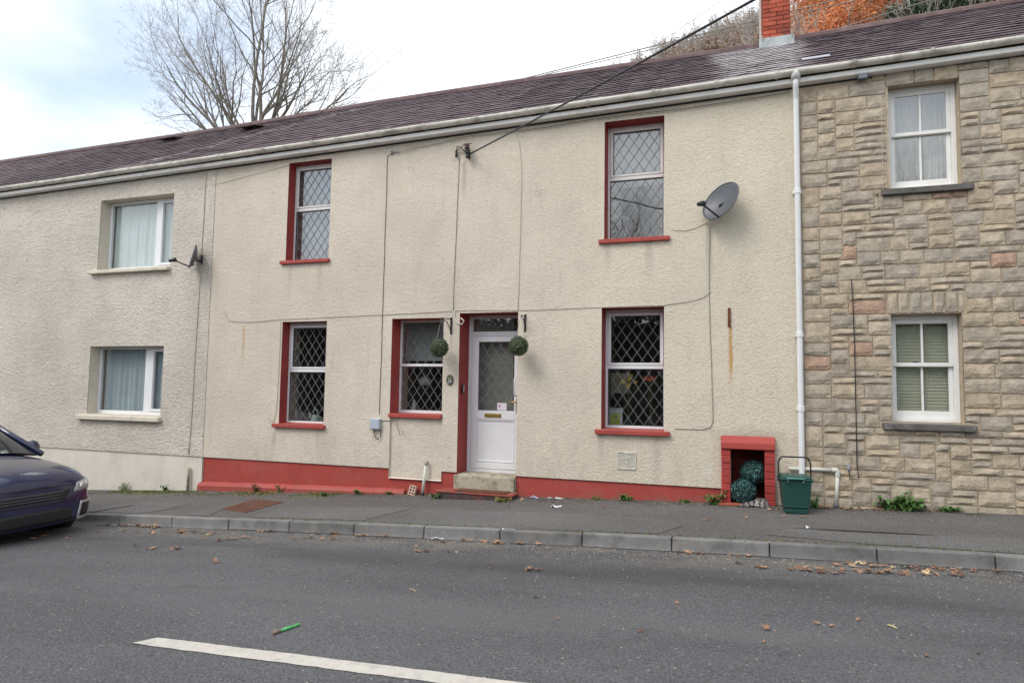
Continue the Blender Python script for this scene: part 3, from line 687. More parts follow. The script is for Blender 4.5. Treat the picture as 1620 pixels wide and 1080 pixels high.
wUL, y, z = red_window(OUL, 0, 331, 490, True); add_sill(wUL, OUL[0]-.08, OUL[1]+.03, 0, 0, 0, OUL[2]+.012, .065, m_red, .05)
interior(wUL, OUL[0], OUL[1], OUL[2], OUL[3], y+.06, m_room_dark, jm=m_room); set_curtain(wUL, OUL, y+.06, 'blind', m_net, .10, .97, folds=3, amp=.004, dy=.1)
wUR, y, z = red_window(OUR, 0, 281, 1000, True); add_sill(wUR, OUR[0]-.07, OUR[1]+.07, 0, 0, 0, OUR[2]+.008, .068, m_red, .05)
interior(wUR, OUR[0], OUR[1], OUR[2], OUR[3], y+.06, m_room_dark, jm=m_room); set_curtain(wUR, OUR, y+.06, 'blind', m_net2, .02, .98, .5, 1, folds=3, amp=.004, dy=.12)
wLL, y, z = red_window(OLL, 0, 585.5, 484, False); add_sill(wLL, OLL[0]-.09, OLL[1]+.04, 0, 0, 0, OLL[2]+.01, .065, m_red, .06)
rmLL = interior(wLL, OLL[0], OLL[1], OLL[2], OLL[3], y+.06, m_room_dark)
# small window beside the door: thinner frames, one fixed pane and one top light
x0, x1, z0, z1, d = OLM; wLM = hpart(reveal('window', house, x0, x1, z0, z1, d+.05, m_red)); Y = d
zs = at(665, 577.5, Y).z; fb = at(665, 650, Y).z
frame('outer_frame', wLM, x0+.002, x1-.002, fb-.035, z1-.002, Y, .03, .045, .03, .05, m_upvc)
MB().box(x0+.032, x1-.032, Y-.006, Y+.045, zs-.02, zs+.02).obj('transom', m_upvc, wLM, bevel=.004)
pane(wLM, x0+.03, x1-.03, zs+.018, z1-.03, Y+.02, m_glass); pane(wLM, x0+.03, x1-.03, fb+.008, zs-.018, Y+.02, m_glass)
lattice(wLM, x0+.034, x1-.034, zs+.022, z1-.034, Y+.0185, ph=(.03, .03)); lattice(wLM, x0+.034, x1-.034, fb+.012, zs-.022, Y+.0185, ph=(.09, .02))
interior(wLM, x0, x1, fb-.03, z1, Y+.05, m_room_dark)
curtain('roller_blind', wLM, x0+.03, x1-.03, zs+.07, z1-.02, Y+.13, mat('grey_roller_blind', (.30, .32, .33), .9, .05, 3), 2, .002)
MB().hexa([(x0-.012, -.03, OLM[2]-.055), (x1+.0, -.03, OLM[2]-.055), (x1+.0, .0, OLM[2]-.055), (x0-.012, .0, OLM[2]-.055), (x0-.012, -.03, OLM[2]-.005), (x1, -.03, OLM[2]-.005), (x1, 0, OLM[2]+.004), (x0-.012, 0, OLM[2]+.004)]).obj('sill', m_red, wLM, bevel=.004)
MB().hexa([(x0+.001, .0, OLM[2]-.05), (x1-.001, .0, OLM[2]-.05), (x1-.001, Y, OLM[2]-.05), (x0+.001, Y, OLM[2]-.05), (x0+.001, .0, OLM[2]+.004), (x1-.001, .0, OLM[2]+.004), (x1-.001, Y, fb-.034), (x0+.001, Y, fb-.034)]).obj('sloping_sill', m_red, wLM)
wLR, y, z = red_window(OLR, 0, 580, 1004, False); add_sill(wLR, OLR[0]-.075, OLR[1]+.07, 0, 0, 0, OLR[2]+.006, .068, m_red, .06)
rmLR = interior(wLR, OLR[0], OLR[1], OLR[2], OLR[3], y+.06, m_room_dark)
for wdw in (wUL, wUR, wLL, wLM, wLR): pass

# front door
x0, x1, z0, z1, d = ODR; Y = d
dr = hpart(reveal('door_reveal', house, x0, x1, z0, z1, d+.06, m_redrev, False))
zl = at(775, 527.5, Y).z; zsill = at(775, 747, Y).z
frame('door_frame', dr, x0+.002, x1-.002, zsill, z1-.002, Y, .06, .05, .045, .06, m_upvc)
MB().box(x0+.062, x1-.062, Y-.003, Y+.05, zl-.035, zl+.03).obj('transom', m_upvc, dr, bevel=.004)
pane(dr, x0+.06, x1-.06, zl+.028, z1-.045, Y+.025, m_glass); lattice(dr, x0+.064, x1-.064, zl+.032, z1-.049, Y+.0235, ph=(.05, .03))
door = hpart(frame('front_door', house, x0+.064, x1-.064, zsill+.052, zl-.037, Y-.008, .085, .09, .085, .05, m_upvc, .005))
lx0, lx1 = x0+.064, x1-.064
gz0, gz1 = at(780, 651, Y).z, at(780, 539, Y).z; pz0, pz1 = at(780, 729, Y).z, at(780, 663, Y).z
MB().box(lx0+.085, lx1-.085, Y-.006, Y+.04, pz1-.0, gz0+.0).obj('mid_rail', m_upvc, door, bevel=.003)
MB().box(lx0+.083, lx1-.083, Y+.012, Y+.032, zsill+.14, pz1+.005).obj('panel', m_upvc, door)
frame('panel_moulding', door, lx0+.088, lx1-.088, zsill+.15, pz1-.004, Y-.002, .018, .018, .018, .02, m_upvc, .004)
frame('glazing_bead', door, lx0+.084, lx1-.084, gz0, gz1, Y-.003, .016, .016, .016, .02, m_upvc, .004)
pane(door, lx0+.09, lx1-.09, gz0+.004, gz1-.004, Y+.02, m_glass); lattice(door, lx0+.1, lx1-.1, gz0+.016, gz1-.016, Y+.0185, ph=(.05, 0.01))
a, b = at(767, 657, Y), at(793, 657, Y); lz = (gz0+pz1)/2
lb = MB().box(a.x, b.x, Y-.018, Y-.006, lz-.028, lz+.028).obj('letter_box', m_brass, door, bevel=.005); MB().box(a.x+.02, b.x-.02, Y-.023, Y-.0175, lz-.015, lz+.015).obj('flap', m_brass, lb, bevel=.003)
h = at(814, 642, Y); hx = lx1-.045
hd = MB().box(hx-.016, hx+.016, Y-.018, Y-.008, h.z-.11, h.z+.11).obj('door_handle', m_brass, door, bevel=.005)
MB().tube([(hx, Y-.018, h.z+.055), (hx, Y-.06, h.z+.055), (hx-.03, Y-.065, h.z+.057), (hx-.12, Y-.062, h.z+.05)], [.010, .011, .011, .009], 8).obj('lever', m_brass, hd, smooth=True)
a = at(813, 596, Y); b = at(813, 627, Y)
MB().tube([(hx-.0, Y-.008, a.z), (hx-.0, Y-.05, a.z), (hx-.025, Y-.075, a.z-.03), (hx-.025, Y-.075, b.z+.03), (hx-.0, Y-.05, b.z), (hx-.0, Y-.008, b.z)], .011, 8).obj('pull_handle', m_upvc, door, smooth=True)
a, b = at(786, 643, Y), at(801, 643, Y); st = MB().box(a.x, b.x, Y+.012, Y+.0165, a.z-.05, a.z+.055).obj('door_sticker', mat('white_sticker', (.74, .72, .76), .5, .03), door)
MB().box(a.x+.02, a.x+.055, Y+.009, Y+.0119, a.z-.005, a.z+.03).obj('sticker_motif', mat('pink_print', (.55, .28, .50), .5, .05), st)
interior(dr, x0+.03, x1-.03, zsill, z1-.01, Y+.06, m_room_dark, deep=3.2, jamb=.1, jm=m_room, extra=.3)
# doorstep
zst = at(770, 753.3, -.02).z
MB().hexa([(x0-.035, -.035, -.5), (x1-.01, -.035, -.5), (x1-.01, d+.03, -.5), (x0-.035, d+.03, -.5), (x0-.035, -.035, zst), (x1-.01, -.035, zst), (x1-.01, d+.03, zst+.02), (x0-.035, d+.03, zst+.02)])
mb = MB(); mb.box(x0+.002, x1-.002, .0, d+.06, -.5, zst+.012); mb.box(x0-.03, x1-.012, -.045, .018, -.5, zst)
hpart(mb.obj('door_step', m_concrete, house, bevel=.012, seg=2))
zr = at(806, 778, -.05).z; fr = onsurf(800, 783.5, lambda X, Y: zr); fl = onsurf(690, 774.5, lambda X, Y: zr)
print('red step', zr, fr, fl)
m_step = mat('worn_red_step', (.33, .07, .05), .7, .2, 8, .3, 50, .25, dirt=(.12, .10, .095), dscale=6, dpos=(.5, .75))
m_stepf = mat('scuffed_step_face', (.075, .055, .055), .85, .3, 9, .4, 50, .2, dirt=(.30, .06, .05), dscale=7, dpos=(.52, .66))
sy = (fr.y+fl.y)/2
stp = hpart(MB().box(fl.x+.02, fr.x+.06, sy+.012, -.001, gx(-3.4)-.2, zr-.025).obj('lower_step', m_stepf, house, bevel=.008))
MB().box(fl.x, fr.x+.08, sy, -.0455, zr-.025, zr).obj('step_slab', m_step, stp, bevel=.008, seg=2)
dm = thing('door_mat', 'thin brown mat lying on the red lower doorstep', 'mat', (-3.35, sy+.15, zr))
mb = MB(); mb.box(x0+.1-(-3.35), x1-.06-(-3.35), -.11, .095, 0.001, .014); mb.obj('mat_pile', mat('brown_coir', (.16, .075, .045), .95, .35, 40, .8, 120, .1), dm, bevel=.004)
mb = MB(); mb.box(x0+.085+3.35, x1-.045+3.35, -.122, -.111, .001, .011); mb.box(x0+.085+3.35, x1-.045+3.35, .096, .105, .001, .011); mb.obj('mat_edging', m_black, dm)

# roof, gutter, downpipe, chimney
rf = hpart(roof_of(house, XL, XR, 300))
gt = hpart(gutter_of(house, XL, XR, [at(px, 150, -.2).x for px in (420, 497, 600, 672, 754, 833, 930, 1033, 1134, 1230)]))
for o in house.children:
    if o.name.startswith(('fascia', 'eaves_dark_strip')): o.location = -hp
xg = at(1258, 127, -.1).x; X2 = at(1266, 600, -.05).x; zb = gx(X2)+.02
mb = MB(); rr = .034
mb.tube([(xg, -.165, EAVE(xg)+.10), (xg, -.165, EAVE(xg)-.02), (xg, -.155, EAVE(xg)-.05), (X2+.0, -.085, EAVE(xg)-.16), (X2, -.075, EAVE(xg)-.2), (X2, -.075, zb+.12), (X2, -.075, zb)], rr, 14)
mb.lathe([(.05, -.02), (.062, .05), (.062, .075)], 14, Matrix.Translation((xg, -.17, EAVE(xg)+.055)))
dp = hpart(mb.obj('downpipe', m_pipe, house, smooth=False))
for f in dp.data.polygons: f.use_smooth = len(f.vertices) == 4
for z in (at(1265, 305).z, at(1267, 530).z, at(1271, 646).z):
    mb = MB(); mb.lathe([(rr+.001, -.035), (rr+.007, -.03), (rr+.007, .03), (rr+.001, .035)], 14, Matrix.Translation((X2, -.075, z))); mb.box(X2-.05, X2+.05, -.04, -.005, z-.02, z+.02)
    mb.obj('pipe_clip', m_pipe, dp)
# chimney
cl, cr_ = at(1202, 60, 2.75), at(1253, 60, 2.75)
cx0, cx1 = cl.x+.045, cr_.x-.02; cy0, cy1 = 2.72, 3.28
m_brick = mat('red_chimney_brick', (.36, .085, .052), .85, .22, 12, .4, 60, .2, rand=.3, dirt=(.13, .06, .05), dscale=3, dpos=(.55, .75))
m_cmort = mat('dark_mortar', (.11, .075, .06), .95, .25, 12)
m_leadf = mat('lead_flashing', (.33, .36, .36), .6, .15, 6, .3, 40, .35, dirt=(.20, .22, .21), dscale=5)
ch = hpart(MB().box(cx0+.012, cx1-.012, cy0+.012, cy1-.012, 6.9, 9.2).obj('chimney', m_cmort, house))
bl, bh = (cx1-cx0)/2.0, .075
row = 0; z = ridge(.5)-.03
cells = []
while z < 9.15:
    off = 0 if row % 2 else .5
    for face in ('f', 'b'):
        xs = cx0 - (bl*off)
        while xs < cx1-.01:
            a, b = max(xs, cx0), min(xs+bl, cx1)
            if b-a > .05:
                yy = (cy0, cy0+.1) if face == 'f' else (cy1-.1, cy1)
                cells.append((a+.004, b-.004, yy[0]+rnd.uniform(-.003, .003), yy[1], z+.004, z+bh-.004))
            xs += bl
    for s in (0, 1):
        for q in range(2):
            ya = cy0+.104+q*(cy1-cy0-.208)/2
            cells.append((cx0, cx0+.1, ya+.003, ya+(cy1-cy0-.208)/2-.003, z+.004, z+bh-.004) if not s else (cx1-.1, cx1, ya+.003, ya+(cy1-cy0-.208)/2-.003, z+.004, z+bh-.004))
    z += bh; row += 1
for c in cells: MB().box(*c).obj('brick', m_brick, ch, bevel=.004)
for z in (9.15,): MB().box(cx0-.04, cx1+.04, cy0-.04, cy1+.04, 9.2, 9.32).obj('cap_course', m_brick, ch, bevel=.01)
zf = lambda Y, X=.5: EAVE(X)+.14+(ridge(X)-EAVE(X)-.14)*min(1, (Y+.15)/3.15) if Y <= 3 else 2*ridge(X)-zf(6-Y-0, X) if False else EAVE(X)+.14+(ridge(X)-EAVE(X)-.14)*(1-abs(Y-3)/3.15)
mb = MB()
mb.hexa([(cx0-.06, cy0-.09, zf(cy0-.09)+.012), (cx1+.05, cy0-.09, zf(cy0-.09)+.012), (cx1+.05, cy0-.002, zf(cy0)+.012), (cx0-.06, cy0-.002, zf(cy0)+.012), (cx0-.06, cy0-.09, zf(cy0-.09)+.02), (cx1+.05, cy0-.09, zf(cy0-.09)+.02), (cx1+.05, cy0-.012, zf(cy0)+.17), (cx0-.06, cy0-.012, zf(cy0)+.17)])
for s, xe in ((-1, cx0), (1, cx1)):
    a_, b_ = (xe-.022, xe-.002) if s < 0 else (xe+.002, xe+.022)
    mb.hexa([(a_, cy0-.05, zf(cy0)-.05), (b_, cy0-.05, zf(cy0)-.05), (b_, cy1+.03, zf(cy1)-.05), (a_, cy1+.03, zf(cy1)-.05), (a_, cy0-.05, zf(cy0)+.2), (b_, cy0-.05, zf(cy0)+.2), (b_, cy1+.03, zf(cy1)+.22), (a_, cy1+.03, zf(cy1)+.22)])
mb.obj('flashing', m_leadf, ch, bevel=.006)
ptube = [(cx0-.03, cy0+.05, 7.2), (cx0-.03, cy0+.05, 9.3)]
MB().tube(ptube, .02, 8).obj('aerial_conduit', mat('pale_conduit', (.5, .42, .36), .7, .1), ch)
# loose slate pushed up under the chimney, pale side out
sp = at(1289, 93, .8)

# vent, rust bar
v0, v1 = at(977, 714), at(1006.5, 743)
fv = mat('vent_plastic', (.60, .57, .50), .6, .08, 8, dirt=(.42, .38, .31), dscale=12)
av = hpart(frame('air_vent', house, v0.x, v1.x, v1.z, v0.z, -.014, .018, .018, .018, .02, fv, .003))
MB().box(v0.x+.016, v1.x-.016, .002, .005, v1.z+.016, v0.z-.016).obj('vent_back', mat('vent_shadow_mesh', (.25, .23, .19), .9), av)
n = 11
for i in range(n):
    z = v1.z+.02+(v0.z-v1.z-.04)*(i+.5)/n
    MB().hexa([(v0.x+.018, -.010, z-.008), (v1.x-.018, -.010, z-.008), (v1.x-.018, .001, z+.001), (v0.x+.018, .001, z+.001), (v0.x+.018, -.010, z-.005), (v1.x-.018, -.010, z-.005), (v1.x-.018, .001, z+.005), (v0.x+.018, .001, z+.005)]).obj('vent_slat', fv, av)
xm = (v0.x+v1.x)/2; MB().box(xm-.006, xm+.006, -.0135, .0015, v1.z+.018, v0.z-.018).obj('vent_bar', fv, av)

# brick alcove at the foot of the wall
AY = -.075
al0 = at(1141, 709, AY); ar0 = at(1226, 711, AY); xi0, xi1 = at(1155.7, 750, AY).x, at(1210, 750, AY).x
ztop = at(1184, 694, AY).z; zlin = at(1184, 711, AY).z
zg = gx(.1)-.02
alc = MB()
alc.quad((xi0, .34, zg), (xi1, .34, zg), (xi1, .34, zlin), (xi0, .34, zlin))
alc.quad((xi0, AY+.012, zg), (xi0, .34, zg), (xi0, .34, zlin), (xi0, AY+.012, zlin)); alc.quad((xi1, .34, zg), (xi1, AY+.012, zg), (xi1, AY+.012, zlin), (xi1, .34, zlin))
alc.quad((xi0, AY+.012, zlin), (xi0, .34, zlin), (xi1, .34, zlin), (xi1, AY+.012, zlin))
alc.quad((al0.x+.01, AY+.012, zg), (xi0, AY+.012, zg), (xi0, AY+.012, zlin), (al0.x+.01, AY+.012, zlin)); alc.quad((xi1, AY+.012, zg), (ar0.x-.01, AY+.012, zg), (ar0.x-.01, AY+.012, zlin), (xi1, AY+.012, zlin))
alc.quad((al0.x+.01, .03, zg), (al0.x+.01, AY+.012, zg), (al0.x+.01, AY+.012, zlin), (al0.x+.01, .03, zlin)); alc.quad((ar0.x-.01, AY+.012, zg), (ar0.x-.01, .03, zg), (ar0.x-.01, .03, zlin), (ar0.x-.01, AY+.012, zlin))
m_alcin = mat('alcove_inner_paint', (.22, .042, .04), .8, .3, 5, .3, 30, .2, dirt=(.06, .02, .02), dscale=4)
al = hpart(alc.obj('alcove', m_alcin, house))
m_rbrick = mat('red_painted_brick', (.36, .052, .045), .7, .14, 9, .35, 50, .25, rand=.12, dirt=(.17, .05, .045), dscale=7, dpos=(.55, .78))
nb = 8; bh = (zlin-zg-.0)/nb
for i in range(nb):
    z0 = zg+bh*i
    for (a, b) in ((al0.x, xi0-.001), (xi1+.001, ar0.x)):
        j = rnd.uniform(-.005, .005)
        MB().box(a+rnd.uniform(-.003, .002), b, AY+j, AY+.1, z0+.002, z0+bh-.002).obj('brick', m_rbrick, al, bevel=.008, seg=2)
        MB().box(a+.004, b-.0005, AY+.102, .03, z0+.005, z0+bh-.004).obj('brick', m_rbrick, al, bevel=.005)
MB().hexa([(al0.x-.005, AY-.025, zlin), (ar0.x+.005, AY-.025, zlin), (ar0.x+.005, .02, zlin), (al0.x-.005, .02, zlin), (al0.x-.005, AY-.02, ztop-.045), (ar0.x+.005, AY-.02, ztop-.045), (ar0.x+.005, -.02, ztop+.035), (al0.x-.005, -.02, ztop+.035)]).obj('lintel', m_red, al, bevel=.014, seg=3)

# ---------------- pale neighbour on the left
nb_h = thing('terraced_house', 'pale roughcast terraced house with smooth cream plinth and pale blue curtains', 'house', (-11, 0, -.6))
np_ = Vector(nb_h.location); NX0 = -14.2
def npart(o): o.location = -np_; return o
ONU = (at(157.8, 370).x, at(273.5, 360).x, at(210, 424).z, at(220, 311.7).z, .19)
ONL = (at(141, 600).x, at(257, 600).x, at(200, 656).z, at(200, 547.3).z, .18)
zPn = .5*(at(119, 709.8).z+at(318, 722).z)
nholes = [ONU[:4], ONL[:4], (NX0, XL, -2.5, zPn)]
npart(facade('wall', NX0, XL-.004, -2.5, nholes, -.006, m_cast_l, nb_h))
mb = MB(); mb.quad((NX0, .012, -2.5), (XL-.004, .012, -2.5), (XL-.004, .012, zPn), (NX0, .012, zPn)); mb.quad((NX0, .012, zPn), (XL-.004, .012, zPn), (XL-.004, -.006, zPn), (NX0, -.006, zPn))
mb.quad((XL-.004, .012, -2.5), (XL-.004, .03, -2.5), (XL-.004, .03, zPn), (XL-.004, .012, zPn)); npart(mb.obj('plinth', m_cream, nb_h))
def two_light(o, mull_px, py, m, cm, open_light=True):
    x0, x1, z0, z1, d = o
    wn = npart(reveal('window', nb_h, x0, x1, z0, z1, d+.06, m_revl)); Y = d
    frame('outer_frame', wn, x0+.002, x1-.002, z0+.002, z1-.002, Y, .045, .06, .045, .06, m)
    a, b = at(mull_px[0], py, Y).x, at(mull_px[1], py, Y).x
    MB().box(a, b, Y-.004, Y+.05, z0+.062, z1-.047).obj('mullion', m, wn, bevel=.003)
    frame('sash', wn, b+.002, x1-.048, z0+.064, z1-.049, Y-.012, .04, .045, .04, .05, m)
    pane(wn, x0+.043, a+.004, z0+.058, z1-.043, Y+.02, m_glass); pane(wn, b+.035, x1-.08, z0+.1, z1-.08, Y+.02, m_glass)
    interior(wn, x0, x1, z0, z1, Y+.06, m_room_dark, jm=m_room)
    curtain('curtain', wn, x0+.02, x1-.02, z0+.03, z1-.02, Y+.10, cm, 15, .018)
    return wn
wnu = two_light(ONU, (247, 254), 370, m_upvc, m_curtain); wnl = two_light(ONL, (229, 239), 600, m_upvc, mat('blue_grey_curtain', (.56, .64, .70), .9, .08, 3))
for o, wn, ex, h in ((ONU, wnu, (.14, .0), .08), (ONL, wnl, (.18, .03), .10)):
    MB().hexa([(o[0]-ex[0], -.085, o[2]-h), (o[1]+ex[1], -.085, o[2]-h), (o[1]+ex[1], .19, o[2]-h), (o[0]-ex[0], .19, o[2]-h), (o[0]-ex[0], -.085, o[2]-.02), (o[1]+ex[1], -.085, o[2]-.02), (o[1]+ex[1], .19, o[2]+.006), (o[0]-ex[0], .19, o[2]+.006)]).obj('sill', m_sill, wn, bevel=.012, seg=2)
npart(roof_of(nb_h, NX0, XL, 260)); npart(gutter_of(nb_h, NX0, XL, [at(px, 280, -.2).x for px in (60, 140, 205, 270, 345)]))
for o in nb_h.children:
    if o.name.startswith(('fascia', 'eaves_dark_strip')): o.location = -np_
# two slipped slates / vents standing proud on the left roofs
# a further terrace house beyond, mostly out of the picture
fh = thing('terraced_house', 'farthest left terraced house with slightly higher slate ridge', 'house', (-18, 0, -1))
fp = Vector(fh.location)
for o in (facade('wall', -22, NX0-.004, -3.2, [], -.004, m_cast_l, fh), roof_of(fh, -22, NX0, 0), gutter_of(fh, -22, NX0, [-15.3, -17])): o.location = -fp
for o in fh.children:
    if o.name.startswith(('fascia', 'eaves_dark_strip')): o.location = -fp

# ---------------- stone house on the right
SX0, SX1 = XR, 6.4
sh = thing('terraced_house', 'terraced house faced in buff coursed rubble stone with white sash windows', 'house', (3, 0, .1))
sp_ = Vector(sh.location)
def spart(o): o.location = -sp_; return o
SY = -.012
OSU = (at(1405.5, 200).x, at(1519, 200).x, at(1440, 297).z, at(1440, 131).z, .16)
OSL = (at(1408.5, 590).x, at(1524, 590).x, at(1440, 668).z, at(1440, 496.5).z, .16)
print('stone wins', OSU, OSL)
O3 = [(4.4, 5.35, OSU[2], OSU[3], .16), (4.4, 5.35, OSL[2], OSL[3], .16)]
sholes = [OSU[:4], OSL[:4]] + [o[:4] for o in O3]
swall = spart(facade('wall', SX0+.003, SX1, -1, sholes, SY, m_mortar, sh))
def stone_mat():
    m = mat('rock_faced_stone', (.445, .385, .31), .92, .24, 13, .9, 70, .15, dirt=(.25, .22, .185), dscale=5, dpos=(.5, .76), bdist=.015)
    t = m.node_tree; b, s = base_socket(m); oi = N(t, 'ShaderNodeObjectInfo'); cr = N(t, 'ShaderNodeValToRGB'); e = cr.color_ramp.elements
    cr.color_ramp.interpolation = 'CONSTANT'
    cols = [(0, (.95, .94, .93)), (.16, (1.04, 1.02, .99)), (.34, (1.10, 1.06, 1.0)), (.52, (.89, .89, .90)), (.64, (1.06, 1.0, .92)), (.78, (.95, .96, .98)), (.88, (1.02, .97, .88)), (.955, (1.02, .80, .73)), (.988, (.78, .76, .78))]
    for i, (p, c) in enumerate(cols):
        q = e[i] if i < 2 else e.new(p)
        q.position = p; q.color = tuple(c)+(1,)
    L(t, oi.outputs['Random'], cr.inputs[0])
    x = N(t, 'ShaderNodeMix', data_type='RGBA', blend_type='MULTIPLY'); x.inputs[0].default_value = 1
    L(t, s, x.inputs['A']); L(t, cr.outputs[0], x.inputs['B']); L(t, x.outputs['Result'], b.inputs['Base Color'])
    return m
m_stone = stone_mat()
def stone(x0, x1, z0, z1, j=.006):
    mb = MB(); nx, nz = 5, 4; pr = rnd.uniform(.010, .024); sd = rnd.uniform(0, 99)
    jx = lambda: rnd.uniform(0, j)
    a, b, c, d = x0+.005+jx(), x1-.005-jx(), z0+.004+jx()*.6, z1-.004-jx()*.6
    vs = []
    for iz in range(nz):
        for ix in range(nx):
            u, v = ix/(nx-1), iz/(nz-1); edge = ix in (0, nx-1) or iz in (0, nz-1)
            n = noise.noise(Vector((u*2.2+sd, v*1.8, sd)))
            tilt = (.5-v)*.016
            y = SY-.006-(pr*(.35 if edge else 1.0)) - n*.010*(0.5 if edge else 1) - (tilt if not edge else 0)
            ex = (n*.004 if iz in (0, nz-1) else 0)
            # broken, scalloped lower arris
            zz = c+(d-c)*v + (abs(noise.noise(Vector((u*4+sd, sd, 0))))*.03 if iz == 0 else 0) + ex
            vs.append((a+(b-a)*u + (noise.noise(Vector((sd, v*4, 3)))*.005 if ix in (0, nx-1) else 0), y, zz))
    m0 = len(vs); fs = [(iz*nx+ix, iz*nx+ix+1, (iz+1)*nx+ix+1, (iz+1)*nx+ix) for iz in range(nz-1) for ix in range(nx-1)]
    vs += [(a, SY+.004, c), (b, SY+.004, c), (b, SY+.004, d), (a, SY+.004, d)]
    bot = list(range(nx)); topi = [(nz-1)*nx+i for i in range(nx)]
    fs += [tuple([m0, m0+1] + bot[::-1]), tuple([m0+2, m0+3] + topi), tuple([m0+3, m0] + [i*nx for i in range(nz)]), tuple([m0+1, m0+2] + [i*nx+nx-1 for i in range(nz-1, -1, -1)])]
    return mb.add(vs, fs)
UZ = .083; UX = .05
zmin = gx(2)-.08; rowsN = int((5.42-zmin)/UZ); colsN = int((SX1-.3-SX0-.01)/UX)
occ = [[False]*colsN for _ in range(rowsN)]
def cellblocked(c, r):
    x = SX0+.03+c*UX+UX/2; z = zmin+r*UZ+UZ/2
    for i, h in enumerate(sholes):
        if h[0]-.0 < x < h[1]+.0 and h[2]-.09 < z < h[3]: return True
        if i in (1, 3) and h[0]-.02 < x < h[1]+.02 and h[3] <= z < h[3]+.25: return True
        if i in (0, 2) and h[0]-.13 < x < h[1]+.13 and h[2]-.09 < z < h[2]: return True
        if i in (1, 3) and h[0]-.13 < x < h[1]+.13 and h[2]-.09 < z < h[2]: return True
    return z > EAVE(x)-.03
for r in range(rowsN):
    for c in range(colsN):
        if cellblocked(c, r): occ[r][c] = True
stones = []
for r in range(rowsN):
    c = 0
    while c < colsN:
        if occ[r][c]: c += 1; continue
        if c == 0: hh = rnd.choice([2, 2, 3]); ww = rnd.choice([4, 6])
        else:
            hh = rnd.choice([1, 1, 1, 2, 2, 2, 2]); ww = rnd.choice([4, 5, 6, 7]) if hh == 2 else rnd.choice([4, 5, 6, 7, 8])
        w2 = 0
        while w2 < ww and c+w2 < colsN and not occ[r][c+w2]: w2 += 1
        rem = 0
        while c+w2+rem < colsN and not occ[r][c+w2+rem] and rem < 3: rem += 1
        if rem in (1, 2) and (c+w2+rem >= colsN or occ[r][c+w2+rem]): w2 += rem
        h2 = 1
        while h2 < hh and r+h2 < rowsN and not any(occ[r+h2][c+i] for i in range(w2)): h2 += 1
        for i in range(h2):
            for q in range(w2): occ[r+i][c+q] = True
        stones.append((SX0+.03+c*UX, SX0+.03+(c+w2)*UX, zmin+r*UZ, zmin+(r+h2)*UZ)); c += w2
# soldier course of upright stones over the lower windows
for o in (OSL, O3[1]):
    x = o[0]-.02
    while x < o[1]+.0:
        ww = rnd.uniform(.09, .13); stones.append((x, min(x+ww, o[1]+.03), o[3]+.002, o[3]+.25)); x += ww
stones.sort(key=lambda s: s[0]); rest = MB()
for i, s in enumerate(stones):
    if i < 300: stone(*s).obj('stone', m_stone, swall)
    else:
        q = stone(*s); rest.add(q.v, q.f)
if rest.v: tag(rest.obj('stone', m_stone, swall), kind='stuff')
print('stones', len(stones))
def sash_window(o, rail_z, cm, kind):
    x0, x1, z0, z1, d = o
    wn = spart(reveal('window', sh, x0, x1, z0, z1, d+.08, m_mortar)); Y = d-.03
    frame('outer_frame', wn, x0+.002, x1-.002, z0+.002, z1-.002, Y, .05, .04, .05, .09, m_wood_white)
    xm = (x0+x1)/2; a, b = x0+.052, x1-.052
    frame('upper_sash', wn, a, b, rail_z-.02, z1-.052, Y+.015, .045, .045, .05, .035, m_wood_white); frame('lower_sash', wn, a, b, z0+.042, rail_z+.022, Y+.052, .045, .09, .045, .035, m_wood_white)
    MB().box(xm-.011, xm+.011, Y+.018, Y+.045, rail_z+.025, z1-.102).obj('glazing_bar', m_wood_white, wn); MB().box(xm-.011, xm+.011, Y+.055, Y+.082, z0+.132, rail_z-.023).obj('glazing_bar', m_wood_white, wn)
    g = m_glass_up if kind == 'up' else m_glass
    for (p, q) in ((a+.043, xm-.009), (xm+.009, b-.043)):
        pane(wn, p, q, rail_z+.023, z1-.1, Y+.03, g); pane(wn, p, q, z0+.13, rail_z-.02, Y+.067, g)
    interior(wn, x0, x1, z0, z1, Y+.09, m_room_dark, jm=m_room)
    if kind == 'up':
        curtain('curtain', wn, x0+.04, x0+.42, z0+.05, z1-.03, Y+.2, cm, 7, .016); curtain('curtain', wn, x1-.30, x1-.03, z0+.05, z1-.03, Y+.2, cm, 6, .016)
        curtain('net_curtain', wn, x0+.03, x1-.03, z0+.03, z1-.03, Y+.3, mat('sage_net', (.40, .41, .36), .9, .05), 8, .01)
    else:
        n = 30
        mb = MB()
        for i in range(n):
            z = z0+.06+(z1-z0-.1)*i/n; hz_ = (z1-z0-.1)/n*1.05; mb.hexa([(x0+.05, Y+.115, z), (x1-.05, Y+.115, z), (x1-.05, Y+.117, z), (x0+.05, Y+.117, z), (x0+.05, Y+.124, z+hz_), (x1-.05, Y+.124, z+hz_), (x1-.05, Y+.126, z+hz_), (x0+.05, Y+.126, z+hz_)])
        mb.box(x0+.05, x1-.05, Y+.138, Y+.142, z0+.05, z1-.03)
        mb.obj('venetian_blind', cm, wn)
        for xx in (x0+.3, xm+.3):
            MB().box(xx-.03, xx+.03, Y+.045, Y+.052, rail_z+.026, rail_z+.04).obj('sash_catch', m_steel, wn, bevel=.004)
    MB().hexa([(x0-.1, -.085, z0-.085), (x1+.1, -.085, z0-.085), (x1+.1, .13, z0-.085), (x0-.1, .13, z0-.085), (x0-.1, -.08, z0-.015), (x1+.1, -.08, z0-.015), (x1+.1, .13, z0+.001), (x0-.1, .13, z0+.001)]).obj('sill', m_darksill, wn, bevel=.008, seg=2)
    return wn
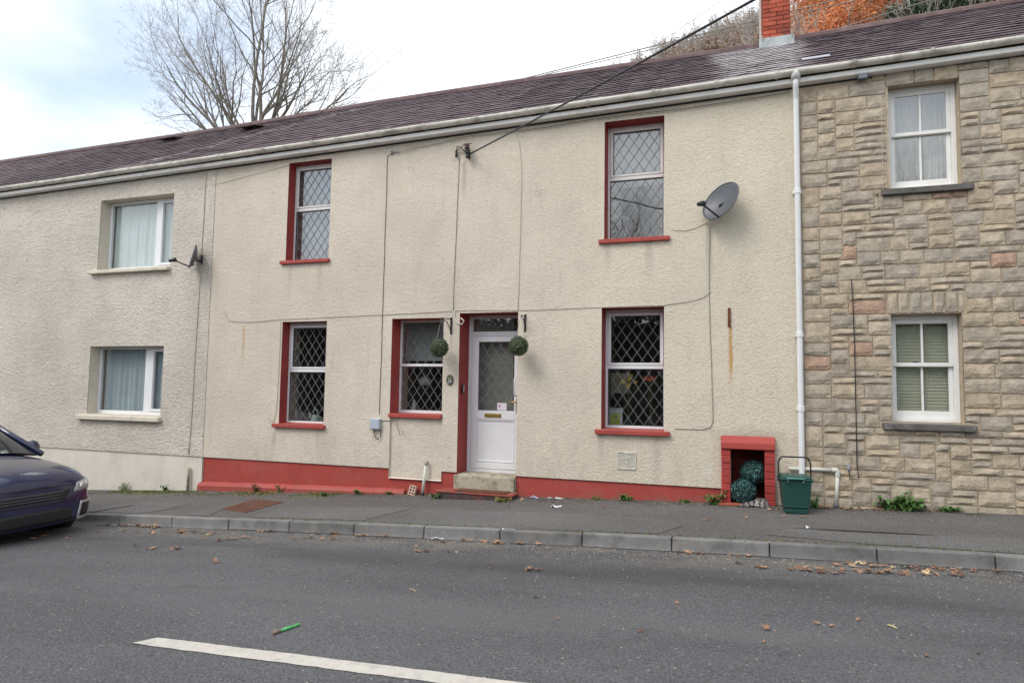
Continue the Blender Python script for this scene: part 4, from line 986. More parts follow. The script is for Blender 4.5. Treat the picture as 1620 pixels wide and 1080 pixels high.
sash_window(OSU, at(1440, 213, .16).z, m_white_curtain, 'up'); sash_window(OSL, at(1440, 577, .16).z, m_blind, 'low')
sash_window(O3[0], at(1440, 213, .16).z, m_white_curtain, 'up'); sash_window(O3[1], at(1440, 577, .16).z, m_blind, 'low')
spart(roof_of(sh, SX0, SX1, 300)); spart(gutter_of(sh, SX0, SX1, [at(1352, 130, -.2).x, at(1475, 100, -.2).x, 3.4, 4.3]))
for o in sh.children:
    if o.name.startswith(('fascia', 'eaves_dark_strip')): o.location = -sp_

# ================================================================== things on and around the houses
def wl(px, py, Y=-.012): return at(px, py, Y)
def cable(label, pts, r, m, Y=-.012, name='cable', cat='cable', group=None, jitter=0.0):
    P = [at(p[0], p[1], p[2] if len(p) > 2 else Y) for p in pts]
    Q = []
    for a, b in zip(P, P[1:]):
        n = max(1, int((b-a).length/.22))
        for i in range(n):
            q = a.lerp(b, i/n)
            if i: q += Vector((rnd.gauss(0, jitter), 0, rnd.gauss(0, jitter)))
            Q.append(q)
    Q.append(P[-1]); o = Q[0].copy()
    ob = MB().tube([q-o for q in Q], r*.72, 6).obj(name, m, smooth=True); ob.location = o + Vector((0, .006, 0))
    return tag(ob, label, cat, group)
cable('thin dark cable running across the wall above the door and lower windows', [(354, 490), (362, 508), (390, 510), (415, 508), (447, 505), (520, 502), (600, 498), (690, 493.5), (717, 492), (735, 491), (818, 491), (860, 490), (955, 486), (1050, 483), (1095, 476), (1112, 471), (1124, 462)], .0045, m_cable, jitter=.002)
cable('dark cable dropping from the eaves bracket to the grey meter box', [(621, 242), (613, 247), (612, 262), (609.5, 350), (607, 430), (604, 520), (601.5, 600), (599.5, 655)], .0055, m_cable_dark, jitter=.002)
cable('cable dropping from the black insulator to above the door', [(727, 246), (726, 260), (723, 330), (720, 400), (717, 470), (717, 500)], .007, m_cable, jitter=.002)
cable('faint painted cable running down the wall left of the upper right window', [(818, 213), (822, 232), (825, 262), (824, 330), (822, 400), (821, 450), (819, 491)], .0055, m_cable_pale, jitter=.002)
cable('grey cable hanging from the large dish to the lower wall', [(1118, 352), (1123, 362), (1122.5, 400), (1122, 460), (1125, 560), (1128, 665), (1124, 676), (1112, 679), (1068, 678)], .0065, m_cable, jitter=.002)
cable('short loose cable from the large dish towards the upper window', [(1118, 352), (1100, 361), (1082, 365), (1066, 364), (1062, 361)], .005, m_cable_pale)
cable('thin cable crossing the pale wall to below the gutter', [(320, 297), (360, 287), (420, 271), (458, 261)], .004, m_cable_pale)
cable('thin cable sagging from under the gutter to the eaves bracket', [(622, 243), (660, 234), (700, 225), (745, 215), (770, 213), (800, 209)], .004, m_cable_dark, Y=-.03)
cable('dark cable running along the foot of the white fascia', [(800, 209), (860, 202), (930, 190), (1000, 181), (1080, 172), (1160, 160), (1250, 146)], .006, m_cable_dark, Y=-.035)
cable('painted cable down the pale neighbour wall beside the small dish', [(326, 272), (324, 300), (322, 340), (318, 400), (314, 470), (308, 560), (303, 650), (298, 718)], .009, m_cable_pale, Y=-.02)
cable('cable running down beside the lower left window', [(444, 508), (443, 540), (440, 600), (437, 650), (432, 668), (424, 660)], .0045, m_cable, jitter=.002)
cable('black cable running down the buff stone wall', [(1347, 510-69), (1349, 470), (1352, 540), (1354, 640), (1356, 738), (1359, 755), (1357, 758), (1345, 757), (1342, 741)], .008, m_black, Y=-.055)
cable('thin grey cable down the stone wall left of the sash windows', [(1394, 152), (1396, 230), (1397, 300), (1394, 330), (1396, 400), (1400, 470)], .004, m_cable_pale, Y=-.052)
cable('dark cable under the stone house gutter', [(1262, 133), (1300, 128), (1340, 123), (1420, 112), (1500, 101)], .009, m_black, Y=-.05)
cable('black cable with a hooked end under the small window', [(600, 668), (606, 665), (617, 666), (627, 666), (629, 676), (633, 688), (638, 688), (637, 680)], .005, m_cable_dark)
# meter box and loop
t = thing('meter_box', 'small pale grey box with a cable loop left of the red window sill', 'junction box', at(592, 670))
o = t.location; a, b = at(585.5, 662, -.05), at(600.5, 679, -.05)
mbx = mat('pale_grey_plastic', (.42, .47, .54), .5, .05, 5)
MB().box(a.x-o.x, b.x-o.x, -.06, 0, b.z-o.z, a.z-o.z).obj('casing', mbx, t, bevel=.006, seg=2)
MB().box(a.x-o.x+.006, b.x-o.x-.006, -.068, -.0605, b.z-o.z+.006, a.z-o.z-.006).obj('lid', mbx, t, bevel=.004)
MB().tube([p-o for p in (at(592, 679, -.03), at(593, 690, -.03), at(597, 695, -.03), at(602, 690, -.025), at(602, 668, -.012))], .0065, 6).obj('cable_loop', m_cable_dark, t, smooth=True)
# eaves cable bracket
t = thing('cable_bracket', 'small pale wire clamp fixed under the gutter above the meter cable', 'bracket', at(621, 242)); o = t.location
MB().box(-.02, .02, -.02, .0, -.03, .03).obj('wall_plate', m_steel, t, bevel=.003)
MB().tube([(0, -.01, 0), (.05, -.03, .015), (.13, -.04, .02)], .009, 6).obj('clamp', mat('galvanised_clamp', (.5, .5, .48), .5, .1, 20, metal=.3), t, smooth=True)
# insulator rack with the service wire
t = thing('insulator_bracket', 'black insulator bracket carrying the overhead service wire on the wall', 'insulator', at(741, 240)); o = t.location
a, b = at(739.5, 229, -.06)-o, at(742.5, 252, -.06)-o
MB().tube([Vector((0, 0, .06)), Vector((a.x, -.09, a.z)), Vector((b.x, -.09, b.z)), Vector((.02, 0, b.z+.02))], .009, 6).obj('bracket_rod', m_iron, t)
mi = mat('brown_glaze', (.05, .025, .022), .3, .2, 20, spec=.5)
for k, (u, m) in enumerate(((.2, mi), (.52, m_black), (.82, m_black))):
    c = Vector((a.x+(b.x-a.x)*u, -.09, a.z+(b.z-a.z)*u))
    MB().lathe([(.014, -.032), (.038, -.026), (.040, -.014), (.026, 0), (.040, .014), (.038, .026), (.014, .032)], 14, Matrix.Translation(c)).obj('insulator', m, t, smooth=True)
sb = at(722, 243.5, -.03)-o
MB().lathe([(.008, -.05), (.017, -.046), (.017, .046), (.008, .05)], 10, Matrix.Translation(sb)).obj('cable_joint', m_black, t, smooth=True)
MB().tube([sb+Vector((0, 0, .045)), at(723.5, 232, -.05)-o, at(728, 233, -.06)-o, at(737, 241, -.08)-o], .008, 6).obj('jumper_lead', m_black, t, smooth=True)
MB().tube([sb+Vector((.005, 0, .04)), at(729, 234, -.06)-o, at(735, 228, -.07)-o, at(746, 227.5, -.07)-o], .006, 6).obj('jumper_lead', m_black, t, smooth=True)
# overhead wires
def wire(label, A, B, sag, r, m, n=24):
    P = [A.lerp(B, i/n)+Vector((0, 0, -4*sag*(i/n)*(1-i/n))) for i in range(n+1)]
    ob = MB().tube([p-A for p in P], r, 6).obj('overhead_wire', m, smooth=True); ob.location = A
    return tag(ob, label, 'overhead wire')
A = at(744, 243.5, -.09); a = ray(1172, 0); B = CAM + a*((-3.4-CAM.y)/a.y); B = A + (B-A)*2.2
wire('thick black service wire rising from the wall insulator across the roof', A, B, .06, .011, m_black)
A, B = at(560, 186, 9), at(1300, -3, 9); wire('thin grey wire passing over the ridge behind the chimney', A+(A-B)*.5, B+(B-A)*1.2, .15, .014, m_cable)
A, B = at(1010, 78, 9), at(1360, -6, 9); wire('lower thin wire crossing in front of the wooded hill', A+(A-B)*2.5, B+(B-A)*1.5, .1, .011, m_cable)
A, B = at(1255, 62, 9), at(1480, -8, 9); wire('lowest thin wire crossing the orange trees right of the chimney', A+(A-B)*3, B+(B-A)*2, .1, .010, m_cable)
A, B = at(1060, 52, 9.5), at(1140, -2, 9.5); wire('faint thin wire slanting up the sky left of the chimney', A+(A-B)*8, B+(B-A)*3, .1, .007, m_cable)

# satellite dishes
def dish(label, mount, n, wdt, hgt, roll, arm_drop, off):
    t = thing('satellite_dish', label, 'satellite dish', mount)
    n = n.normalized(); up = Vector((0, 0, 1)); x = up.cross(n).normalized(); y = n.cross(x)
    Mx = Matrix((x, y, n)).transposed().to_4x4() @ Matrix.Rotation(roll, 4, 'Z')
    c = Vector(off); M0 = Matrix.Translation(c) @ Matrix((x, y, n)).transposed().to_4x4()
    Mx = Matrix.Translation(c) @ Mx
    mb = MB(); rings, seg = 8, 32; vs = [Mx @ Vector((0, 0, -.06))]; fs = []
    for r in range(1, rings+1):
        for k in range(seg):
            q = 2*math.pi*k/seg; rr = r/rings
            vs.append(Mx @ Vector((wdt/2*rr*math.cos(q), hgt/2*rr*math.sin(q), -.06*(1-rr*rr))))
    for k in range(seg): fs.append((0, 1+k, 1+(k+1) % seg))
    for r in range(rings-1):
        for k in range(seg): fs.append((1+r*seg+k, 1+(r+1)*seg+k, 1+(r+1)*seg+(k+1) % seg, 1+r*seg+(k+1) % seg))
    mb.add(vs, fs); d = mb.obj('reflector', m_steel, t, smooth=True)
    so_ = d.modifiers.new('solid', 'SOLIDIFY'); so_.thickness = .006; so_.offset = -1
    rim = [Mx @ Vector((wdt/2*math.cos(2*math.pi*k/seg), hgt/2*math.sin(2*math.pi*k/seg), 0)) for k in range(seg+1)]
    MB().tube(rim, .006, 6, False).obj('rim', m_steel, d, smooth=True)
    p0 = M0 @ Vector((.02, -hgt*.44, .0)); p1 = M0 @ Vector((-.02, -hgt*.36-arm_drop, hgt*.60))
    MB().tube([M0 @ Vector((0.02, -hgt*.30, -.06)), p0, p1], .012, 6).obj('feed_arm', m_black, t)
    dirn = (Mx @ Vector((0, 0, 0)) - p1).normalized(); q = dirn.to_track_quat('Z', 'Y').to_matrix().to_4x4()
    MB().lathe([(.022, -.07), (.026, -.06), (.026, -.01), (.034, 0), (.036, .04), (.030, .05)], 12, Matrix.Translation(p1) @ q).obj('receiver_head', m_black, t, smooth=True)
    MB().box(-.03, .03, -.012, 0, -.08, .08).obj('wall_plate', m_iron, t, bevel=.004)
    MB().tube([(0, -.01, -.02), (0, -.09, -.03), Vector(c)*.72+Vector((0, .0, -.02)), Mx @ Vector((0, 0, -.075))], .017, 8).obj('mount_arm', m_iron, t)
    return t
dish('large dark grey satellite dish beside the upper right window', at(1138, 332, 0), Vector((-.50, -.80, .30)), .43, .54, R(-44), .02, (.02, -.17, .07))
dish('small grey satellite dish seen edge on beside the pale neighbour upper window', at(319, 411, -.006), Vector((-.64, -.74, .22)), .34, .42, R(0), .0, (-.03, -.17, .03))
mb = MB()
o_ = cable('thin white wire looping below the small dish', [(318, 416), (313, 424), (305, 428), (292, 424), (280, 420)], .003, m_cable_pale, Y=-.1)

# hanging topiary balls on iron brackets
def leaf_ball(parent, c, r, n, cols, lw, sd, name='foliage'):
    q = random.Random(sd); mb = MB(); mb2 = MB()
    core = MB(); core.lathe([(r*.86*math.sin(math.pi*i/10)+.0005, -r*.86*math.cos(math.pi*i/10)) for i in range(11)], 18, Matrix.Translation(c)); core.obj('core', mat('ball_core', (.012, .02, .012), .9, .3, 20), parent, smooth=True)
    for i in range(n):
        z = q.uniform(-1, 1); a = q.uniform(0, 6.283); s_ = math.sqrt(1-z*z); d = Vector((s_*math.cos(a), s_*math.sin(a), z))
        p = c + d*r*q.uniform(.84, 1.0); t1 = d.orthogonal().normalized(); t1 = (Matrix.Rotation(q.uniform(0, 6.28), 3, d) @ t1); t2 = d.cross(t1)
        tip = (t1 + d*q.uniform(.1, .9)).normalized(); w_ = lw*q.uniform(.6, 1.2)
        B_ = mb2 if q.random() < cols[1] else mb
        B_.add([p-tip*w_*.2, p+tip*w_*.5+t2*w_*.35, p+tip*w_, p+tip*w_*.5-t2*w_*.35], [(0, 1, 2, 3)])
    mb.obj(name, cols[0], parent); mb2.obj(name, cols[2], parent)
m_box = mat('box_leaf', (.052, .085, .038), .6, .5, 24, rand=0, col2=(.085, .115, .055)); m_box2 = mat('box_leaf_pale', (.14, .165, .095), .6, .4, 24)
m_teal = mat('teal_leaf', (.03, .085, .085), .6, .4, 24); m_teal2 = mat('teal_tip', (.17, .40, .37), .5, .4, 30)
def hanging(label, blabel, plate, tip, ball, rad, sd):
    P0, P1 = at(*plate[0]), at(*plate[1]); yb = -.24
    t = thing('wall_bracket', blabel, 'bracket', P0.lerp(P1, .5)); o = t.location
    MB().box(-.016, .016, -.010, 0, P1.z-o.z, P0.z-o.z).obj('back_plate', m_iron, t, bevel=.003)
    T = at(tip[0], tip[1], yb)-o
    MB().tube([(0, -.008, P0.z-o.z-.02), T], .008, 6).obj('arm', m_iron, t)
    MB().tube([(0, -.008, P1.z-o.z+.05), (T.x*.45, T.y*.45, T.z*.55+.01), T*.86], .007, 6).obj('brace', m_iron, t)
    C = at(ball[0], ball[1], yb); b = thing('topiary_ball', label, 'topiary ball', C)
    leaf_ball(b, Vector((0, 0, 0)), rad, 2600, (m_box, .28, m_box2), .018, sd)
    H = T+o-C
    for k in range(3):
        q = k*2.1+.4; MB().tube([Vector((math.cos(q)*rad*.6, math.sin(q)*rad*.6, rad*.78)), H], .002, 4).obj('chain', m_cable, b)
hanging('round green topiary ball hanging in front of the small window', 'black iron wall bracket between the small window and the door', ((714, 502), (714, 529)), (698, 504), (695, 550), .133, 3)
hanging('round green topiary ball hanging right of the front door', 'black iron wall bracket on the wall right of the door', ((831, 497), (831, 525)), (824, 499), (820.5, 547), .135, 4)
# white cable coil by the door head
t = tag(MB().tube([p for p in (at(718, 492, -.015), at(719, 503, -.02), at(724, 511, -.03), at(731, 513, -.03), at(734, 507, -.03), at(729, 503, -.02))], .009, 6).obj('cable_end', mat('white_cable', (.62, .58, .55), .5, .05), smooth=True), 'short white cable end curling at the top left of the door', 'cable')

# house number plaque, door bell
C = at(712, 601, 0); t = thing('number_plaque', 'oval black house number plaque reading 39 left of the door', 'house number', C)
Mx = Matrix.Translation((0, 0, 0)) @ Matrix.Rotation(R(90), 4, 'X') @ Matrix.Scale(.72, 4, (1, 0, 0))
MB().lathe([(.070, 0), (.078, .004), (.078, .010), (.072, .016)], 28, Mx).obj('plate', mat('black_enamel', (.015, .017, .016), .25, .1, 20, spec=.5), t)
ring = [Vector((.060*.72*math.cos(a), -.017, .060*math.sin(a))) for a in [2*math.pi*i/32 for i in range(33)]]
MB().tube(ring, .0022, 5, False).obj('border', mat('cream_line', (.55, .52, .40), .5), t)
for k, (dx, dz, c) in enumerate(((-.014, .028, 0), (.012, .030, 1), (-.001, .020, 0), (.002, .036, 1), (-.02, .018, 1), (.02, .019, 0))):
    MB().lathe([(.010, 0), (.007, .003)], 8, Matrix.Translation((dx, -.0165, dz)) @ Matrix.Rotation(R(90), 4, 'X')).obj('flower', [mat('plaque_yellow', (.42, .40, .20), .5), mat('plaque_green', (.16, .24, .12), .5)][c], t)
cu = bpy.data.curves.new('number', 'FONT'); cu.body = '39'; cu.size = .062; cu.extrude = .0015; cu.align_x = 'CENTER'; cu.align_y = 'CENTER'
to = bpy.data.objects.new('tmp', cu); me = bpy.data.meshes.new_from_object(to); bpy.data.objects.remove(to)
me.materials.clear(); me.materials.append(mat('white_numeral', (.75, .75, .73), .5, .03)); no = bpy.data.objects.new('number', me); COL.objects.link(no); no.parent = t
no.location = (0, -.0178, -.022); no.rotation_euler = (R(90), 0, 0)
yb = .13; a = ODR[0]; zb_ = at(732, 615, yb).z
t = thing('door_bell', 'black and silver door bell fixed to the red door reveal', 'door bell', (a, yb, zb_))
MB().box(.0015, .028, -.03, .03, -.065, .065).obj('bell_casing', m_black, t, bevel=.006, seg=2)
MB().box(.0285, .031, -.014, .018, -.05, .05).obj('bell_face', mat('silver_plastic', (.45, .46, .47), .35, .05), t, bevel=.002)
# rusty iron bar on the wall
a, b = at(1153.5, 487), at(1153.5, 517)
tag(MB().box(-.016, .016, -.022, 0, -(a.z-b.z)/2, (a.z-b.z)/2).obj('iron_bar', m_rust, bevel=.004), 'short rusty iron bar fixed upright to the wall right of the window', 'iron bar').location = (a.x, 0, (a.z+b.z)/2)
# waste pipe, holed brick
P = at(668, 783, -.06); T = at(673.6, 736, -.03); t = thing('waste_pipe', 'slim grey waste pipe leaning on the red plinth below the small window', 'pipe', P)
P.z = pave(P.x, -.06); t.location = P
MB().tube([Vector((0, 0, .0)), T-P], .021, 12).obj('pipe', m_pipe_grey, t, smooth=True)
MB().tube([Vector((0, 0, -.01)), (T-P)*.1], .026, 12).obj('pipe_foot', m_black, t, smooth=True)
MB().tube([T-P+Vector((.005, -.0, .0)), T-P+Vector((.004, -.0, .03)), T-P+Vector((.008, .04, .045))], [.021, .022, .02], 10).obj('pipe_elbow', m_cable, t, smooth=True)
P = at(651, 783, -.06); P.z = pave(P.x, -.06); t = thing('air_brick', 'small terracotta and white holed brick leaning on the red plinth', 'air brick', P); t.rotation_euler = (R(-14), R(10), R(-8))
mt = mat('pale_terracotta', (.58, .40, .33), .8, .15, 20); 
w2, h2 = .052, .125
for k in range(4): z = h2*k/3; MB().box(-w2, w2, -.03, .015, z-.0065+.006, z+.0065+.006).obj('web', mt, t, bevel=.003)
for k in range(3): x = -w2+.006+(2*w2-.012)*k/2; MB().box(x-.0065, x+.0065, -.0295, .0145, .0125, h2).obj('web', mt, t)
MB().box(-w2+.004, w2-.004, .005, .012, .005, h2).obj('back_web', mat('hole_terracotta', (.22, .10, .075), .9), t)
# plastic stub pipe by neighbour plinth
P = at(297, 777, -.03); P.z = pave(P.x, -.03); T = at(298.5, 741, -.03)
tag(MB().tube([Vector((0, 0, 0)), T-P, T-P+Vector((0, .02, .02))], [.024, .024, .018], 10).obj('pipe_stub', m_concrete, smooth=True), 'short grey mossy pipe stub standing against the cream plinth', 'pipe').location = P
# overflow pipe by the downpipe
A, B = at(1248, 740.5, -.045), at(1325, 743.5, -.045); t = thing('overflow_pipe', 'pale plastic overflow pipe running behind the downpipe then down the stone wall', 'pipe', B)
F_ = at(1322.5, 803, -.045); F_.z = pave(F_.x, -.05)
MB().tube([A-B, Vector((-.05, 0, 0))], .022, 12).obj('horizontal_pipe', m_pipe_grey, t, smooth=True)
MB().tube([Vector((-.06, 0, 0)), Vector((-.005, 0, 0)), Vector((0, 0, -.008)), Vector((0, 0, -.07))], .028, 12).obj('elbow', m_pipe_grey, t)
MB().tube([Vector((0, 0, -.05)), F_-B], .021, 12).obj('vertical_pipe', m_pipe_grey, t, smooth=True)
MB().tube([(F_-B)*.88, F_-B+Vector((0, 0, -.01))], .029, 12).obj('drain_socket', m_steel, t, smooth=True)
tag(MB().box(-.012, .012, -.02, .01, -.03, .03).obj('cable_clip', mat('grey_clip', (.33, .35, .40), .6), bevel=.003), 'small grey clip on the stone wall above the cable loop', 'clip').location = at(1342, 738, -.05)
# floodlight under stone house gutter
P = at(1364, 121, -.08); t = thing('flood_light', 'small dark floodlight fixed under the gutter of the stone house', 'light', P)
MB().box(-.055, .055, -.05, .02, -.05, .04).obj('lamp_housing', m_steel, t, bevel=.006); MB().box(-.045, .045, -.053, -.0505, -.042, .03).obj('lens', mat('grey_lens', (.22, .23, .26), .2), t); MB().box(-.01, .01, .02, .08, -.01, .01).obj('bracket', m_black, t)

# green food caddy with raised handle
P = onsurf(1258, 810, pave); P.z = pave(P.x, P.y)
t = thing('food_waste_caddy', 'dark green lidded food waste bin with its handle up beside the downpipe', 'bin', P); t.rotation_euler = (0, 0, R(4))
def taper(mb, w0, d0, w1, d1, z0, z1): return mb.hexa([(-w0, -d0, z0), (w0, -d0, z0), (w0, d0, z0), (-w0, d0, z0), (-w1, -d1, z1), (w1, -d1, z1), (w1, d1, z1), (-w1, d1, z1)])
wk = 1.0
taper(MB(), .118, .11, .125, .118, .0, .055).obj('base', m_bin, t, bevel=.012, seg=2)
taper(MB(), .133, .125, .160, .155, .056, .375).obj('body', m_bin, t, bevel=.022, seg=3)
taper(MB(), .136, .128, .139, .131, .075, .088).obj('lower_rib', m_bin, t, bevel=.003)
taper(MB(), .170, .165, .172, .167, .37, .398).obj('lid_rim', m_bin, t, bevel=.008, seg=2)
taper(MB(), .168, .163, .150, .145, .399, .425).obj('lid', m_bin, t, bevel=.012, seg=2)
MB().tube([(-.10, -.165, .385), (-.10, -.185, .375), (-.09, -.19, .355)], .012, 6).obj('lid_latch', m_bin, t); MB().tube([(.07, -.165, .385), (.07, -.185, .375), (.06, -.19, .355)], .012, 6).obj('lid_latch', m_bin, t)
MB().box(-.11, .08, -.19, -.172, .392, .41).obj('latch_bar', mat('pale_green_plastic', (.10, .27, .22), .4), t, bevel=.005)
hp2 = [(-.176, 0, .365)] + [(-.172, .0, .40)] + [(-.172+.0, .005, .55)] + [(-.165+.04*(1-math.cos(a)), .01, .55+.075*math.sin(a)) for a in (.5, 1.0, 1.4)] + [(.165-.04*(1-math.cos(a)), .01, .55+.075*math.sin(a)) for a in (1.4, 1.0, .5)] + [(.172, .005, .55), (.172, 0, .40), (.176, 0, .365)]
MB().tube(hp2, .009, 8).obj('carry_handle', m_black, t, smooth=True)
for s_ in (-1, 1): MB().box(s_*.172-.012, s_*.172+.012, -.022, .022, .345, .395).obj('handle_pivot', m_black, t, bevel=.005)

# two teal balls and the crumpled cloth in the alcove, loose tile
C1 = at(1191.5, 747, .10); C2 = at(1175.5, 778, -.02)
C2.z = max(C2.z, pave(C2.x, -.02)+.15)
for C, lb, sd, rr in ((C1, 'teal speckled artificial topiary ball at the back of the red brick alcove, upper', 11, .157), (C2, 'teal speckled artificial topiary ball at the front of the red brick alcove, lower', 12, .158)):
    b = thing('topiary_ball', lb, 'topiary ball', C); leaf_ball(b, Vector((0, 0, 0)), rr, 3200, (m_teal, .16, m_teal2), .016, sd)
P = at(1192, 799, -.10); P.z = pave(P.x, P.y)
mb = MB(); n = 16; vs = []
for i in range(n):
    for j in range(n):
        u, v = i/(n-1)-.5, j/(n-1)-.5; d = math.hypot(u, v)*2
        hgt = max(0, .13*(1-d*.9))*(1+.6*noise.noise(Vector((u*7, v*7, 2)))) + .035*abs(noise.noise(Vector((u*12, v*12, 5))))
        vs.append((u*.36+.03*noise.noise(Vector((u*5, v*5, 9)))+(.05*hgt/.13), v*.20-.02, max(.004, hgt*(.55+.9*max(0, u+.2)))))
mb.add(vs, [(i*n+j, (i+1)*n+j, (i+1)*n+j+1, i*n+j+1) for i in range(n-1) for j in range(n-1)])
m_cloth = mat('striped_cloth', (.20, .18, .17), .9, .3, 10)
overlay(m_cloth, (.05, .045, .05), lambda t: ramp01(t, math_n(t, 'SINE', math_n(t, 'ADD', math_n(t, 'MULTIPLY', pos(t)[0], 105.0), math_n(t, 'MULTIPLY', noise_n(t, 9), 14.0))), .1, .35))
overlay(m_cloth, (.5, .45, .4), lambda t: ramp01(t, noise_n(t, 22), .58, .64))
o = mb.obj('crumpled_cloth', m_cloth, smooth=True); o.location = P; tag(o, 'crumpled grey striped cloth bundle on the ground inside the alcove', 'cloth')
P = onsurf(1153, 800, pave); t = MB().box(-.15, .12, -.05, .06, 0, .028).obj('loose_tile', mat('orange_red_tile', (.36, .095, .05), .75, .2, 10, .3, dirt=(.2, .08, .05), dscale=10), bevel=.006); t.location = (P.x+.03, P.y+.06, P.z); t.rotation_euler = (0, R(-2), R(-3)); tag(t, 'flat orange red tile lying at the left foot of the brick alcove', 'tile')

# things seen on the inner window sills
def onsill(o, d, px, py, dy): return at(px, py, d+dy)
Y = OLL[4]+.16; zs_ = OLL[2]+.012
P = at(500, 655, Y); P.z = zs_; t = thing('watering_can', 'pale green watering can on the sill inside the lower left window', 'watering can', P)
mj = mat('mint_enamel', (.42, .56, .52), .4, .06)
MB().lathe([(.075, 0), (.078, .01), (.062, .10), (.052, .125), (.054, .13)], 18).obj('can_body', mj, t, smooth=True)
MB().tube([(-.06, 0, .04), (-.10, 0, .08), (-.13, 0, .15)], [.014, .011, .012], 8).obj('spout', mj, t, smooth=True)
MB().tube([(.045, 0, .12), (.03, 0, .20), (-.02, 0, .22), (-.05, 0, .19), (-.04, 0, .125)], .007, 8).obj('top_handle', mj, t, smooth=True)
MB().tube([(.06, 0, .10), (.11, 0, .09), (.11, 0, .05), (.072, 0, .03)], .007, 8).obj('side_handle', mj, t, smooth=True)
Y = OLM[4]+.16; P = at(673, 602, Y+.3); t = thing('lamp_shade', 'round white lamp shade inside the small window', 'lamp', P)
m_shade = mat('white_shade', (.62, .64, .62), .7, .05)
MB().lathe([(.02, .085), (.08, .05), (.115, 0), (.10, -.05), (.06, -.08)], 20).obj('shade', m_shade, t, smooth=True); MB().tube([(0, 0, .08), (0, 0, .5)], .004, 5).obj('flex', m_cable, t)
P = at(655, 643, Y); P.z = OLM[2]+.02; P = Vector((at(655, 640, Y).x, Y, at(655, 650, OLM[4]).z)); t = thing('china_figure', 'small white china ornament on the sill inside the small window', 'ornament', P)
mc = mat('white_china', (.5, .52, .54), .3, .05); MB().lathe([(.05, 0), (.055, .03), (.035, .07), (.04, .10), (.02, .125)], 16).obj('ornament_body', mc, t, smooth=True); MB().lathe([(.02, 0), (.028, .02), (.02, .045), (.002, .052)], 14, Matrix.Translation((0, 0, .122))).obj('ornament_head', mc, t, smooth=True)
Y = OLR[4]+.12; P = at(973, 672, Y); P.z = OLR[2]+.012; t = thing('greeting_card', 'pale blue card with a yellow green picture inside the lower right window', 'card', P); t.rotation_euler = (R(-9), 0, R(-6))
cw, chh = .10, .26
MB().box(-cw, cw, 0, .004, 0, chh).obj('card_sheet', mat('pale_blue_card', (.56, .63, .66), .7, .04), t)
my = mat('lime_print', (.52, .58, .10), .6, .08); mg = mat('green_print', (.30, .47, .12), .6, .08)
MB().add([(-.07, -.0012, .03), (.07, -.0012, .03), (.062, -.0012, .10), (.075, -.0012, .15), (.02, -.0012, .20), (-.05, -.0012, .18), (-.075, -.0012, .12)], [(0, 1, 2, 3, 4, 5, 6)]).obj('card_picture', my, t)
MB().lathe([(.032, 0), (.032, .0008)], 16, Matrix.Translation((0, -.0014, .135)) @ Matrix.Rotation(R(90), 4, 'X')).obj('card_picture', mg, t)
Y = OLR[4]+.5
P = at(985, 612, Y); t = thing('picture_panel', 'pale cream panel standing in the room behind the lower right window', 'panel', at(980, 614, Y)); a = at(967, 590, Y)-t.location; b = at(996, 622, Y)-t.location
MB().box(a.x, b.x, 0, .02, b.z, a.z).obj('panel_board', mat('cream_board', (.62, .58, .47), .8, .05), t)
def flower_vase(label, px, py, Y, zf, cols, sd):
    q = random.Random(sd); P = at(px, py, Y); P.z = zf; t = thing('flower_vase', label, 'flower vase', P)
    MB().lathe([(.045, 0), (.055, .05), (.04, .13), (.045, .16)], 16).obj('vase', mat('dark_glass', (.05, .07, .07), .2, .1), t, smooth=True)
    st = MB(); top = at(px, py, Y).z-zf
    for m, n, sp, r in cols:
        fl = MB()
        for k in range(n):
            c = Vector((q.gauss(0, sp), q.gauss(0, sp*.5), top+q.gauss(0, sp*.5))); st.tube([(0, 0, .14), (c.x*.5, c.y*.5, top*.6), c], .003, 4)
            for j in range(9):
                a = j*.698; d = Vector((math.cos(a), -.45, math.sin(a))).normalized(); e = Vector((-math.sin(a), 0, math.cos(a)))
                fl.add([c, c+d*r*.6+e*r*.3, c+d*r, c+d*r*.6-e*r*.3], [(0, 1, 2, 3)])
        fl.obj('flower', m, t)
    st.obj('stem', m_box, t)
mY = mat('yellow_petal', (.62, .45, .08), .6, .1, 20); mO = mat('orange_red_petal', (.62, .14, .06), .6, .1, 20)
flower_vase('vase of yellow flowers inside the lower right window', 994, 604, OLR[4]+.15, OLR[2]+.012, [(mY, 9, .07, .035)], 1)
flower_vase('vase with one round orange flower inside the lower right window', 1029, 598, OLR[4]+.15, OLR[2]+.012, [(mO, 7, .022, .04)], 2)

